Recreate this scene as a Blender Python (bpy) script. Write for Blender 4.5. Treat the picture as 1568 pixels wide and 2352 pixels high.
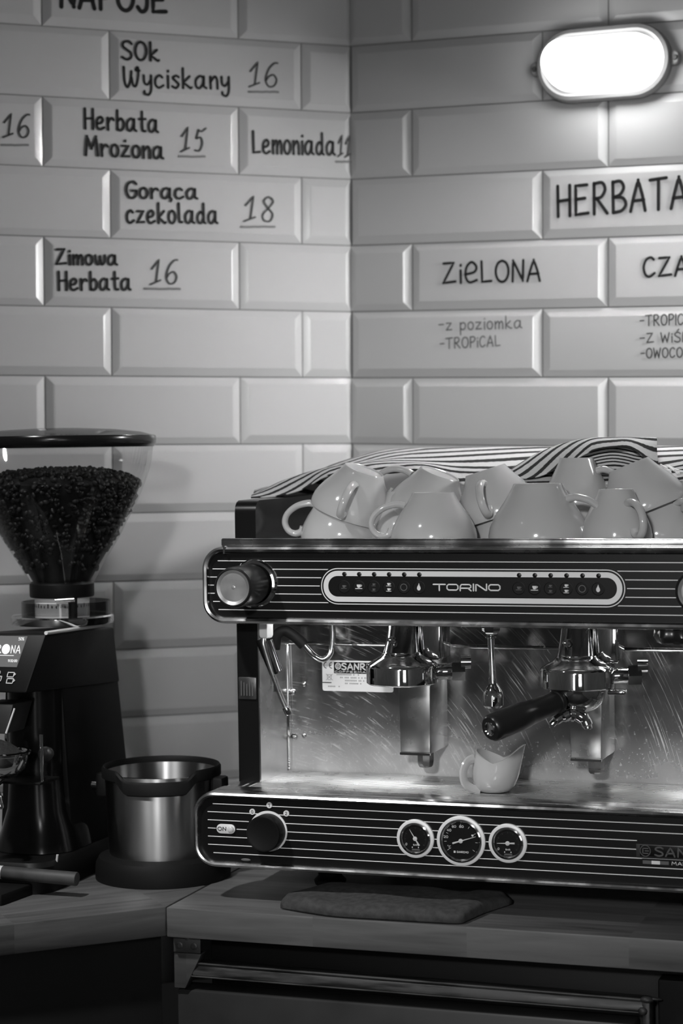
import bpy, bmesh, math, random
from mathutils import Matrix, Vector
from math import sin, cos, pi, radians, sqrt, atan2
random.seed(7)
for o in list(bpy.data.objects): bpy.data.objects.remove(o)
SC = bpy.context.scene
COL = SC.collection

# ------------------------------------------------------------------ camera
cam_d = bpy.data.cameras.new('camera'); cam = bpy.data.objects.new('camera', cam_d); COL.objects.link(cam)
PITCH = 0.0353047; ROLL = 0.004
F = Vector((0, cos(PITCH), -sin(PITCH))); R0 = Vector((1, 0, 0)); U0 = Vector((0, sin(PITCH), cos(PITCH)))
RR = R0*cos(ROLL) - U0*sin(ROLL); UU = U0*cos(ROLL) + R0*sin(ROLL)
cam.matrix_world = Matrix(((RR.x, UU.x, -F.x, 0), (RR.y, UU.y, -F.y, 0), (RR.z, UU.z, -F.z, 1.5), (0, 0, 0, 1)))
cam_d.sensor_fit = 'VERTICAL'; cam_d.sensor_height = 36.0; cam_d.lens = 4700/2352*36
cam_d.clip_start = 0.05
cam_d.dof.use_dof = True; cam_d.dof.focus_distance = 2.62; cam_d.dof.aperture_fstop = 4.5
SC.camera = cam

# ------------------------------------------------------------------ world, lights, exposure
wd = bpy.data.worlds.new('world'); SC.world = wd; wd.use_nodes = True
wd.node_tree.nodes['Background'].inputs[0].default_value = (.5, .5, .5, 1)
wd.node_tree.nodes['Background'].inputs[1].default_value = 0.012
SC.view_settings.view_transform = 'Standard'; SC.view_settings.look = 'None'
SC.view_settings.exposure = 0.0; SC.view_settings.gamma = 1.0; SC.view_settings.use_curve_mapping = False

def area(name, loc, target, size, power, size_y=None, spread=None):
    l = bpy.data.lights.new(name, 'AREA'); l.energy = power; l.size = size
    if size_y: l.shape = 'RECTANGLE'; l.size_y = size_y
    else: l.shape = 'DISK'
    if spread: l.spread = spread
    o = bpy.data.objects.new(name, l); COL.objects.link(o); o.location = loc
    o.rotation_euler = (Vector(target)-Vector(loc)).to_track_quat('-Z', 'Y').to_euler()
    return o
def spot(name, loc, target, size, power, angle, blend=1.0):
    l = bpy.data.lights.new(name, 'SPOT'); l.energy = power; l.shadow_soft_size = size; l.spot_size = radians(angle); l.spot_blend = blend
    o = bpy.data.objects.new(name, l); COL.objects.link(o); o.location = loc
    o.rotation_euler = (Vector(target)-Vector(loc)).to_track_quat('-Z', 'Y').to_euler()
    return o
spot('ceiling_spot', (-.50, -.9, 2.1), (.34, 2.9, 1.28), .09, 210, 27)
spot('counter_spot', (-.95, 1.75, 2.6), (-.33, 2.62, .9), .05, 105, 44)
spot('far_wall_lamp', (.985, 2.760, 1.86), (-.20, 3.25, 1.48), .07, 33, 72)   # next lamp along the right wall, beyond the frame
LAMP_STRENGTH = 27.0
LAMP_FRONT = 780.0
WINDOW_STRENGTH = 3.0

# ------------------------------------------------------------------ materials
def mat(name, c=.5, rough=.5, metal=0.0, spec=.5, emit=None, estr=0.0, coat=0.0):
    m = bpy.data.materials.new(name); m.use_nodes = True
    b = m.node_tree.nodes['Principled BSDF']
    b.inputs['Base Color'].default_value = (c, c, c, 1)
    b.inputs['Roughness'].default_value = rough; b.inputs['Metallic'].default_value = metal
    b.inputs['Specular IOR Level'].default_value = spec
    if coat: b.inputs['Coat Weight'].default_value = coat; b.inputs['Coat Roughness'].default_value = .05
    if emit is not None:
        b.inputs['Emission Color'].default_value = (emit, emit, emit, 1); b.inputs['Emission Strength'].default_value = estr
    return m
def nodes(m): return m.node_tree.nodes, m.node_tree.links, m.node_tree.nodes['Principled BSDF']
def noise_mat(name, c0, c1, scale, rough0, rough1, metal=0, stretch=(1, 1, 1), detail=4, bump=0, spec=.5, lo=.35, hi=.65):
    m = mat(name, c0, rough0, metal, spec); N, L, b = nodes(m)
    tc = N.new('ShaderNodeTexCoord'); mp = N.new('ShaderNodeMapping'); mp.inputs['Scale'].default_value = stretch
    nz = N.new('ShaderNodeTexNoise'); nz.inputs['Scale'].default_value = scale; nz.inputs['Detail'].default_value = detail
    L.new(tc.outputs['Object'], mp.inputs[0]); L.new(mp.outputs[0], nz.inputs[0])
    rp = N.new('ShaderNodeValToRGB'); L.new(nz.outputs[0], rp.inputs[0])
    rp.color_ramp.elements[0].position = lo; rp.color_ramp.elements[1].position = hi
    rp.color_ramp.elements[0].color = (c0, c0, c0, 1); rp.color_ramp.elements[1].color = (c1, c1, c1, 1)
    L.new(rp.outputs[0], b.inputs['Base Color'])
    mr = N.new('ShaderNodeMapRange'); mr.inputs[1].default_value = lo; mr.inputs[2].default_value = hi
    mr.inputs[3].default_value = rough0; mr.inputs[4].default_value = rough1
    L.new(nz.outputs[0], mr.inputs[0]); L.new(mr.outputs[0], b.inputs['Roughness'])
    if bump:
        bp = N.new('ShaderNodeBump'); bp.inputs['Strength'].default_value = bump; bp.inputs['Distance'].default_value = .002
        L.new(nz.outputs[0], bp.inputs['Height']); L.new(bp.outputs[0], b.inputs['Normal'])
    return m
M = {}
M['tile'] = noise_mat('glazed_tile', .64, .65, 6, .23, .24, spec=.5)
M['grout'] = mat('grout', .30, .9)
M['plaster'] = noise_mat('plaster', .3, .36, 5, .8, .9)
M['floor'] = noise_mat('floor_concrete', .08, .12, 4, .5, .7)
M['ink'] = mat('marker_ink', .012, .5)
M['ink_thin'] = mat('thin_marker_ink', .05, .5)
M['ink_grey'] = mat('faded_marker_ink', .13, .6)
M['ink_pale'] = mat('pale_marker_ink', .22, .6)
M['chrome'] = mat('chrome', .78, .06, 1)
M['steel'] = noise_mat('brushed_steel', .56, .66, 24, .2, .28, 1, (1, 1, 1))
M['gridsteel'] = noise_mat('grid_steel', .6, .7, 40, .26, .34, 1)
M['chromestrip'] = noise_mat('worn_chrome_strip', .5, .62, 30, .16, .3, 1)
M['black'] = mat('black_gloss_plastic', .008, .2, 0, .32)
M['panel'] = mat('black_panel', .006, .35, 0, .3)
M['matte'] = mat('black_matte_plastic', .006, .5, 0, .22)
M['rubber'] = mat('black_rubber', .007, .6, 0, .2)
M['pin'] = mat('printed_silver', .78, .5)
M['pin_dim'] = mat('printed_grey', .10, .5)
M['silver'] = mat('silver_paint', .8, .42, .1)
M['ceramic'] = mat('white_ceramic', .50, .12, 0, .5)
M['white'] = mat('white_print', .75, .5)
M['label'] = mat('white_sticker', .9, .45)
M['label_grey'] = mat('sticker_grey_print', .36, .5)
M['dish'] = noise_mat('turned_aluminium', .30, .38, 40, .3, .42, .55)
M['beans'] = noise_mat('roasted_beans', .004, .011, 60, .45, .6, spec=.3)
M['grounds'] = noise_mat('coffee_grounds', .006, .02, 300, .8, .9, bump=.5)
M['cloth'] = noise_mat('dark_cloth', .035, .06, 120, .9, 1, bump=.4)
M['cupboard'] = noise_mat('dark_cupboard', .010, .013, 8, .5, .6)
M['fridge'] = noise_mat('grey_fridge_steel', .035, .048, 10, .4, .5, .3)
M['gasket'] = noise_mat('worn_gasket', .010, .05, 18, .35, .6, 0, (1, 8, 8))
M['bracket'] = noise_mat('zinc_bracket', .06, .1, 40, .45, .6, .4)
M['knob_black'] = mat('black_bakelite', .014, .28, 0, .5)
M['badge'] = noise_mat('badge_metal', .10, .16, 25, .3, .45, .8)
M['lampbody'] = mat('lamp_body_plastic', .26, .5)
M['led'] = mat('indicator_led', .6, .3, emit=.8, estr=.06)
M['bin'] = mat('brushed_bin_steel', .58, .34, 1); N, L, b = nodes(M['bin'])
tg = N.new('ShaderNodeTangent'); tg.direction_type = 'RADIAL'; tg.axis = 'Z'; L.new(tg.outputs[0], b.inputs['Tangent']); b.inputs['Anisotropic'].default_value = .9; b.inputs['Anisotropic Rotation'].default_value = .25
M['worklight'] = mat('led_work_light', .6, .4, emit=1.0, estr=18)
M['screen'] = mat('lit_screen', .04, .2, emit=.22, estr=.55)
M['screen_text'] = mat('lit_screen_text', .5, .3, emit=.9, estr=.7)
M['translucent'] = mat('smoky_plastic', .25, .2)

def glass(name, tint, gl=.06):
    m = bpy.data.materials.new(name); m.use_nodes = True
    N, L = m.node_tree.nodes, m.node_tree.links
    N.remove(N['Principled BSDF']); out = N['Material Output']
    t = N.new('ShaderNodeBsdfTransparent'); t.inputs[0].default_value = (tint, tint, tint, 1)
    g = N.new('ShaderNodeBsdfGlossy'); g.inputs['Roughness'].default_value = gl
    lw = N.new('ShaderNodeLayerWeight'); lw.inputs[0].default_value = .5; pw = N.new('ShaderNodeMath'); pw.operation = 'POWER'; pw.inputs[1].default_value = 4
    L.new(lw.outputs['Facing'], pw.inputs[0]); fr = N.new('ShaderNodeMath'); fr.operation = 'MULTIPLY_ADD'; fr.inputs[1].default_value = .55; fr.inputs[2].default_value = .075; L.new(pw.outputs[0], fr.inputs[0])
    mx = N.new('ShaderNodeMixShader'); L.new(fr.outputs[0], mx.inputs[0]); L.new(t.outputs[0], mx.inputs[1]); L.new(g.outputs[0], mx.inputs[2])
    L.new(mx.outputs[0], out.inputs[0]); return m
M['glass'] = glass('hopper_glass', .93)
M['lidglass'] = glass('smoked_lid', .55)
M['gaugeglass'] = glass('gauge_glass', .95, .02)

# lamp diffuser
m = bpy.data.materials.new('lamp_diffuser'); m.use_nodes = True
b_ = m.node_tree.nodes['Principled BSDF']; b_.inputs['Base Color'].default_value = (.8, .8, .8, 1)
b_.inputs['Emission Color'].default_value = (1, 1, 1, 1); b_.inputs['Emission Strength'].default_value = LAMP_STRENGTH
M['diffuser'] = m
N, L = m.node_tree.nodes, m.node_tree.links       # the bulb sits low and to the right behind the cover
tc = N.new('ShaderNodeTexCoord'); sp = N.new('ShaderNodeVectorMath'); sp.operation = 'DOT_PRODUCT'; sp.inputs[1].default_value = (.55, 0, -1.0); L.new(tc.outputs['Object'], sp.inputs[0])
mr = N.new('ShaderNodeMapRange'); mr.interpolation_type = 'SMOOTHSTEP'; mr.inputs[1].default_value = -.005; mr.inputs[2].default_value = .085; mr.inputs[3].default_value = 4.0; mr.inputs[4].default_value = LAMP_STRENGTH
L.new(sp.outputs['Value'], mr.inputs[0]); sy = N.new('ShaderNodeSeparateXYZ'); L.new(tc.outputs['Object'], sy.inputs[0])
fr_ = N.new('ShaderNodeMapRange'); fr_.inputs[1].default_value = -.0676; fr_.inputs[2].default_value = -.0690; fr_.inputs[3].default_value = 0; fr_.inputs[4].default_value = LAMP_FRONT
L.new(sy.outputs[1], fr_.inputs[0])
fz_ = N.new('ShaderNodeMapRange'); fz_.interpolation_type = 'SMOOTHSTEP'; fz_.inputs[1].default_value = .004; fz_.inputs[2].default_value = -.036; fz_.inputs[3].default_value = .02; fz_.inputs[4].default_value = 1
L.new(sy.outputs[2], fz_.inputs[0]); fm_ = N.new('ShaderNodeMath'); fm_.operation = 'MULTIPLY'; L.new(fr_.outputs[0], fm_.inputs[0]); L.new(fz_.outputs[0], fm_.inputs[1]); fr_ = fm_
ad_ = N.new('ShaderNodeMath'); ad_.operation = 'MAXIMUM'; L.new(mr.outputs[0], ad_.inputs[0]); L.new(fr_.outputs[0], ad_.inputs[1])   # flat front glows most
L.new(ad_.outputs[0], b_.inputs['Emission Strength'])
m = bpy.data.materials.new('window_daylight'); m.use_nodes = True
b_ = m.node_tree.nodes['Principled BSDF']; b_.inputs['Emission Color'].default_value = (1, 1, 1, 1); b_.inputs['Emission Strength'].default_value = WINDOW_STRENGTH
M['pane'] = m

def wood(name, sx, sy, sz, c0, c1):
    """butcher block: staves with their own tone and fine grain along x"""
    m = mat(name, c0, .42, 0, .4); N, L, b = nodes(m)
    tc = N.new('ShaderNodeTexCoord'); mp = N.new('ShaderNodeMapping'); mp.inputs['Scale'].default_value = (sx, sy, sz)
    L.new(tc.outputs['Object'], mp.inputs[0])
    fl = N.new('ShaderNodeVectorMath'); fl.operation = 'FLOOR'; L.new(mp.outputs[0], fl.inputs[0])
    wn = N.new('ShaderNodeTexWhiteNoise'); L.new(fl.outputs[0], wn.inputs[0])
    mp2 = N.new('ShaderNodeMapping'); mp2.inputs['Scale'].default_value = (5, 60, 60); L.new(tc.outputs['Object'], mp2.inputs[0])
    ad = N.new('ShaderNodeVectorMath'); ad.operation = 'MULTIPLY_ADD'; L.new(wn.outputs['Color'], ad.inputs[0]); ad.inputs[1].default_value = (30, 30, 30); L.new(mp2.outputs[0], ad.inputs[2])
    nz = N.new('ShaderNodeTexNoise'); nz.inputs['Scale'].default_value = 1.2; nz.inputs['Detail'].default_value = 6; nz.inputs['Distortion'].default_value = .6
    L.new(ad.outputs[0], nz.inputs[0])
    mx = N.new('ShaderNodeMath'); mx.operation = 'MULTIPLY_ADD'; L.new(nz.outputs[0], mx.inputs[0]); mx.inputs[1].default_value = 1.15; 
    m3 = N.new('ShaderNodeMath'); m3.operation = 'MULTIPLY'; L.new(wn.outputs['Value'], m3.inputs[0]); m3.inputs[1].default_value = .35
    L.new(m3.outputs[0], mx.inputs[2])
    rp = N.new('ShaderNodeValToRGB'); L.new(mx.outputs[0], rp.inputs[0])
    rp.color_ramp.elements[0].position = .25; rp.color_ramp.elements[1].position = .95
    rp.color_ramp.elements[0].color = (c0, c0, c0, 1); rp.color_ramp.elements[1].color = (c1, c1, c1, 1)
    L.new(rp.outputs[0], b.inputs['Base Color'])
    return m
M['wood'] = wood('butcher_block', 5, 18, 1, .028, .14)
M['wood_raw'] = wood('bare_timber', 3, 9, 9, .04, .09)

# scratched, milk-stained steel back panel, bounce light from the grid painted in low down
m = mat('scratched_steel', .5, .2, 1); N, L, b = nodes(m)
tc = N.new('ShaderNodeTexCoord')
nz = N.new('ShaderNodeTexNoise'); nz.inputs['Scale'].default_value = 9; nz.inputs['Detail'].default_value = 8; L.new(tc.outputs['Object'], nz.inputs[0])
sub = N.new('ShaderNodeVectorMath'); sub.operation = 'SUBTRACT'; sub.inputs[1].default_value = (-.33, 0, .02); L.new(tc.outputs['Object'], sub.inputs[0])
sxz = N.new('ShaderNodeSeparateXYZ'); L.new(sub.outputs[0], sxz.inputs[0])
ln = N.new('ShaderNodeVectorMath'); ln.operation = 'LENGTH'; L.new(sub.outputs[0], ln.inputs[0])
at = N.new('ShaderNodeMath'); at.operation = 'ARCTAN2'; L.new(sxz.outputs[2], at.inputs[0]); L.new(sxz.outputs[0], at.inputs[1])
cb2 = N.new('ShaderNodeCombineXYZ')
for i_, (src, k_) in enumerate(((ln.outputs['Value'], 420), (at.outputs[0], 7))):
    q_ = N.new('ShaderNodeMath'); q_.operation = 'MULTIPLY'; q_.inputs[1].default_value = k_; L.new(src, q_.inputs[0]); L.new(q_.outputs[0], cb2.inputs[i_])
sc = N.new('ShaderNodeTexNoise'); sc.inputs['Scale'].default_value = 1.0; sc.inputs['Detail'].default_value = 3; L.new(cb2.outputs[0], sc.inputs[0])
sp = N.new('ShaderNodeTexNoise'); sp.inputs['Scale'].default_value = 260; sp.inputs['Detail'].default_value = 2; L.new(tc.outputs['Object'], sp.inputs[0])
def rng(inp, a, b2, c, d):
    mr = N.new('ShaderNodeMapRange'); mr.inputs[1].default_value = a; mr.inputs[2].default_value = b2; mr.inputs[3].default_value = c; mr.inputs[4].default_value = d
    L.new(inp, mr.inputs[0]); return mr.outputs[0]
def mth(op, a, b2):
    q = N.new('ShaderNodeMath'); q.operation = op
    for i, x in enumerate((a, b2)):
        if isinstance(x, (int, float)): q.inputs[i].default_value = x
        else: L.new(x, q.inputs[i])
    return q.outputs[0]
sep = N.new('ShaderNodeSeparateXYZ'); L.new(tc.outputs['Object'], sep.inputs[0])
low = rng(sep.outputs[2], .14, .27, 1, 0)                 # splashes dry on towards the grid, thickened to paint in its bounced light
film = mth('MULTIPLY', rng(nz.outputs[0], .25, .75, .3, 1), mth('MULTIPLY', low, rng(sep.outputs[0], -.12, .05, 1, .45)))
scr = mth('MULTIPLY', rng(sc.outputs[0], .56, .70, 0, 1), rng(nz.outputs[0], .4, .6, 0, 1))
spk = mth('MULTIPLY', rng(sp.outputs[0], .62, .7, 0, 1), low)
film_bounce = mth('MINIMUM', mth('ADD', mth('MULTIPLY', rng(sep.outputs[2], .21, .125, 0, .6), rng(nz.outputs[0], .25, .75, .35, 1)), mth('ADD', mth('MULTIPLY', film, .55), mth('ADD', mth('MULTIPLY', scr, .45), mth('MULTIPLY', spk, .35)))), 1.0)  # bottom band adds painted bounce light to the dried film and scratches
L.new(rng(film_bounce, 0, 1, .14, .55), b.inputs['Roughness'])
L.new(rng(film_bounce, 0, 1, 1, .15), b.inputs['Metallic'])
cr = N.new('ShaderNodeCombineColor'); v_ = rng(film_bounce, 0, 1, .45, .74)
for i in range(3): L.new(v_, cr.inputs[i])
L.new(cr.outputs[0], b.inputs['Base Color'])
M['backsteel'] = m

# striped towelling: stripes follow the cloth's own u coordinate
def stripe(name, freq, duty, dark):
    m = mat(name, .6, .95, 0, .1); N, L, b = nodes(m)
    uv = N.new('ShaderNodeUVMap'); sp = N.new('ShaderNodeSeparateXYZ'); L.new(uv.outputs[0], sp.inputs[0])
    tc = N.new('ShaderNodeTexCoord'); nz = N.new('ShaderNodeTexNoise'); nz.inputs['Scale'].default_value = 250; L.new(tc.outputs['Object'], nz.inputs[0])
    a = N.new('ShaderNodeMath'); a.operation = 'MULTIPLY_ADD'; L.new(nz.outputs[0], a.inputs[0]); a.inputs[1].default_value = .12; 
    f = N.new('ShaderNodeMath'); f.operation = 'MULTIPLY'; L.new(sp.outputs[0], f.inputs[0]); f.inputs[1].default_value = freq; L.new(f.outputs[0], a.inputs[2])
    fr = N.new('ShaderNodeMath'); fr.operation = 'FRACT'; L.new(a.outputs[0], fr.inputs[0])
    rp = N.new('ShaderNodeValToRGB'); rp.color_ramp.interpolation = 'LINEAR'; L.new(fr.outputs[0], rp.inputs[0])
    e = rp.color_ramp.elements; e[0].position = 0; e[0].color = (.62, .62, .62, 1); e[1].position = 1; e[1].color = (.62, .62, .62, 1)
    for p_, c in ((1-duty-.06, .62), (1-duty, dark), (.94, dark)):
        q = e.new(p_); q.color = (c, c, c, 1)
    L.new(rp.outputs[0], b.inputs['Base Color'])
    bp = N.new('ShaderNodeBump'); bp.inputs['Strength'].default_value = .5; bp.inputs['Distance'].default_value = .0015; L.new(nz.outputs[0], bp.inputs['Height']); L.new(bp.outputs[0], b.inputs['Normal'])
    return m
M['stripe'] = stripe('striped_towelling', 1.0, .40, .04)
M['stripe_fine'] = stripe('fine_striped_towelling', 1.0, .45, .035)

# ------------------------------------------------------------------ mesh helpers
class B:
    def __init__(s, T=None): s.b = bmesh.new(); s.T = T
    def v(s, p):
        p = Vector(p); return s.b.verts.new(s.T @ p if s.T else p)
    def f(s, vs):
        try: return s.b.faces.new(vs)
        except ValueError: return None
    def box(s, x0, x1, y0, y1, z0, z1, bev=0, seg=2):
        t = bmesh.new(); bmesh.ops.create_cube(t, size=1)
        for q in t.verts: q.co = Vector(((x0+x1)/2+q.co.x*(x1-x0), (y0+y1)/2+q.co.y*(y1-y0), (z0+z1)/2+q.co.z*(z1-z0)))
        if bev: bmesh.ops.bevel(t, geom=list(t.edges), offset=bev, segments=seg, profile=.5, affect='EDGES')
        s.merge(t); return s
    def merge(s, t):
        mp = {q: s.v(q.co) for q in t.verts}
        for fc in t.faces: s.f([mp[q] for q in fc.verts])
        t.free()
    def hexa(s, pts, bev=0):
        """eight corners: bottom loop 0-3, top loop 4-7"""
        t = bmesh.new(); vs = [t.verts.new(Vector(p)) for p in pts]
        for q in ((3, 2, 1, 0), (4, 5, 6, 7), (0, 1, 5, 4), (1, 2, 6, 5), (2, 3, 7, 6), (3, 0, 4, 7)): t.faces.new([vs[i] for i in q])
        if bev: bmesh.ops.bevel(t, geom=list(t.edges), offset=bev, segments=2, profile=.5, affect='EDGES')
        s.merge(t); return s
    def rings(s, rs, closed=True, cap0=True, cap1=True):
        vs = [[s.v(p) for p in r] for r in rs]; n = len(vs[0])
        for a, c in zip(vs, vs[1:]):
            for i in range(n if closed else n-1):
                j = (i+1) % n; s.f([a[i], a[j], c[j], c[i]])
        if cap0: s.f(list(reversed(vs[0])))
        if cap1: s.f(vs[-1])
        return s
    def lathe(s, prof, c=(0, 0, 0), axis=(0, 0, 1), n=48, cap0=True, cap1=True, sx=1.0):
        ax = Vector(axis).normalized(); h = Vector((1, 0, 0)) if abs(ax.x) < .9 else Vector((0, 1, 0))
        e1 = (h-ax*h.dot(ax)).normalized(); e2 = ax.cross(e1); c = Vector(c)
        return s.rings([[c+ax*z+(e1*cos(2*pi*i/n)*sx+e2*sin(2*pi*i/n))*r for i in range(n)] for r, z in prof], True, cap0, cap1)
    def cyl(s, p0, p1, r0, r1=None, n=24, bev=0):
        p0 = Vector(p0); p1 = Vector(p1); r1 = r0 if r1 is None else r1; L_ = (p1-p0).length
        pr = [(r0, 0), (r1, L_)] if not bev else [(r0-bev, 0), (r0-.3*bev, .3*bev), (r0, bev), (r1, L_-bev), (r1-.3*bev, L_-.3*bev), (r1-bev, L_)]
        return s.lathe(pr, p0, p1-p0, n)
    def tube(s, pts, r, n=10, caps=True, flat=1.0, flatdir=None):
        pts = [Vector(p) for p in pts]; m_ = len(pts); rs = r if isinstance(r, (list, tuple)) else [r]*m_
        up = None; rings = []
        for i, p in enumerate(pts):
            t = (pts[min(i+1, m_-1)]-pts[max(i-1, 0)]).normalized()
            if up is None:
                h = Vector(flatdir) if flatdir else (Vector((0, 0, 1)) if abs(t.z) < .9 else Vector((1, 0, 0)))
                up = (h-t*h.dot(t)).normalized()
            else: up = (up-t*up.dot(t)).normalized()
            sd = t.cross(up)
            rings.append([p+(up*cos(2*pi*k/n)*flat+sd*sin(2*pi*k/n))*rs[i] for k in range(n)])
        return s.rings(rings, True, caps, caps)
    def sph(s, c, r, n=16, sc=(1, 1, 1), rot=None):
        t = bmesh.new(); bmesh.ops.create_uvsphere(t, u_segments=n, v_segments=max(6, n//2), radius=1)
        for q in t.verts:
            p = Vector((q.co.x*sc[0], q.co.y*sc[1], q.co.z*sc[2]))*r
            if rot: p = rot @ p
            q.co = p+Vector(c)
        s.merge(t); return s
    def build(s, name, m, parent=None, base=(0, 0, 0), ang=35, world=None):
        me = bpy.data.meshes.new(name)
        if base != (0, 0, 0): bmesh.ops.translate(s.b, verts=s.b.verts, vec=-Vector(base))
        bmesh.ops.recalc_face_normals(s.b, faces=s.b.faces)
        s.b.to_mesh(me); s.b.free()
        me.polygons.foreach_set('use_smooth', [True]*len(me.polygons)); me.set_sharp_from_angle(angle=radians(ang))
        o = bpy.data.objects.new(name, me); COL.objects.link(o); me.materials.append(m)
        if parent is not None: o.parent = parent
        if world is not None: o.matrix_world = world
        return o
def rr(cx, cz, w, h, r, inset=0, n=8):
    """rounded rectangle in the u-w plane, anticlockwise"""
    w = w/2-inset; h = h/2-inset; r = max(r-inset, 1e-4); P = []
    for k, (sx, sz) in enumerate(((1, -1), (1, 1), (-1, 1), (-1, -1))):
        for i in range(n+1):
            a = (k-1)*pi/2+i*pi/2/n
            P.append((cx+sx*(w-r)+r*cos(a), cz+sz*(h-r)+r*sin(a)))
    return P
def rrv(v, *a, **k): return [(x, v, z) for x, z in rr(*a, **k)]
def smooth(pts, k=6, closed=False):
    P = [Vector(p) for p in pts]; n = len(P); out = []
    for i in range(n if closed else n-1):
        g = (lambda j: P[j % n]) if closed else (lambda j: P[max(0, min(n-1, j))])
        a, b2, c, d = g(i-1), g(i), g(i+1), g(i+2)
        for q in range(k):
            t = q/k
            out.append(.5*((2*b2)+(-a+c)*t+(2*a-5*b2+4*c-d)*t*t+(-a+3*b2-3*c+d)*t**3))
    out.append(P[0] if closed else P[-1]); return out
def tag(o, label=None, cat=None, group=None, kind=None):
    for k, x in (('label', label), ('category', cat), ('group', group), ('kind', kind)):
        if x: o[k] = x
    return o
# the work station (counter + machine) has its own axes: u to the right, v away, w up
FR = Matrix(((.9454549, .3255682, -.010967, -.1626), (-.3255444, .9455186, .003776, 2.6421), (.0115997, 0, .9999327, .9475), (0, 0, 0, 1)))
def thing(name, base, label, cat, group=None, rot=None):
    o = bpy.data.objects.new(name, None); COL.objects.link(o); o.empty_display_size = .05
    o.matrix_world = FR @ Matrix.Translation(base) @ (rot if rot else Matrix())
    return tag(o, label, cat, group)

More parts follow.
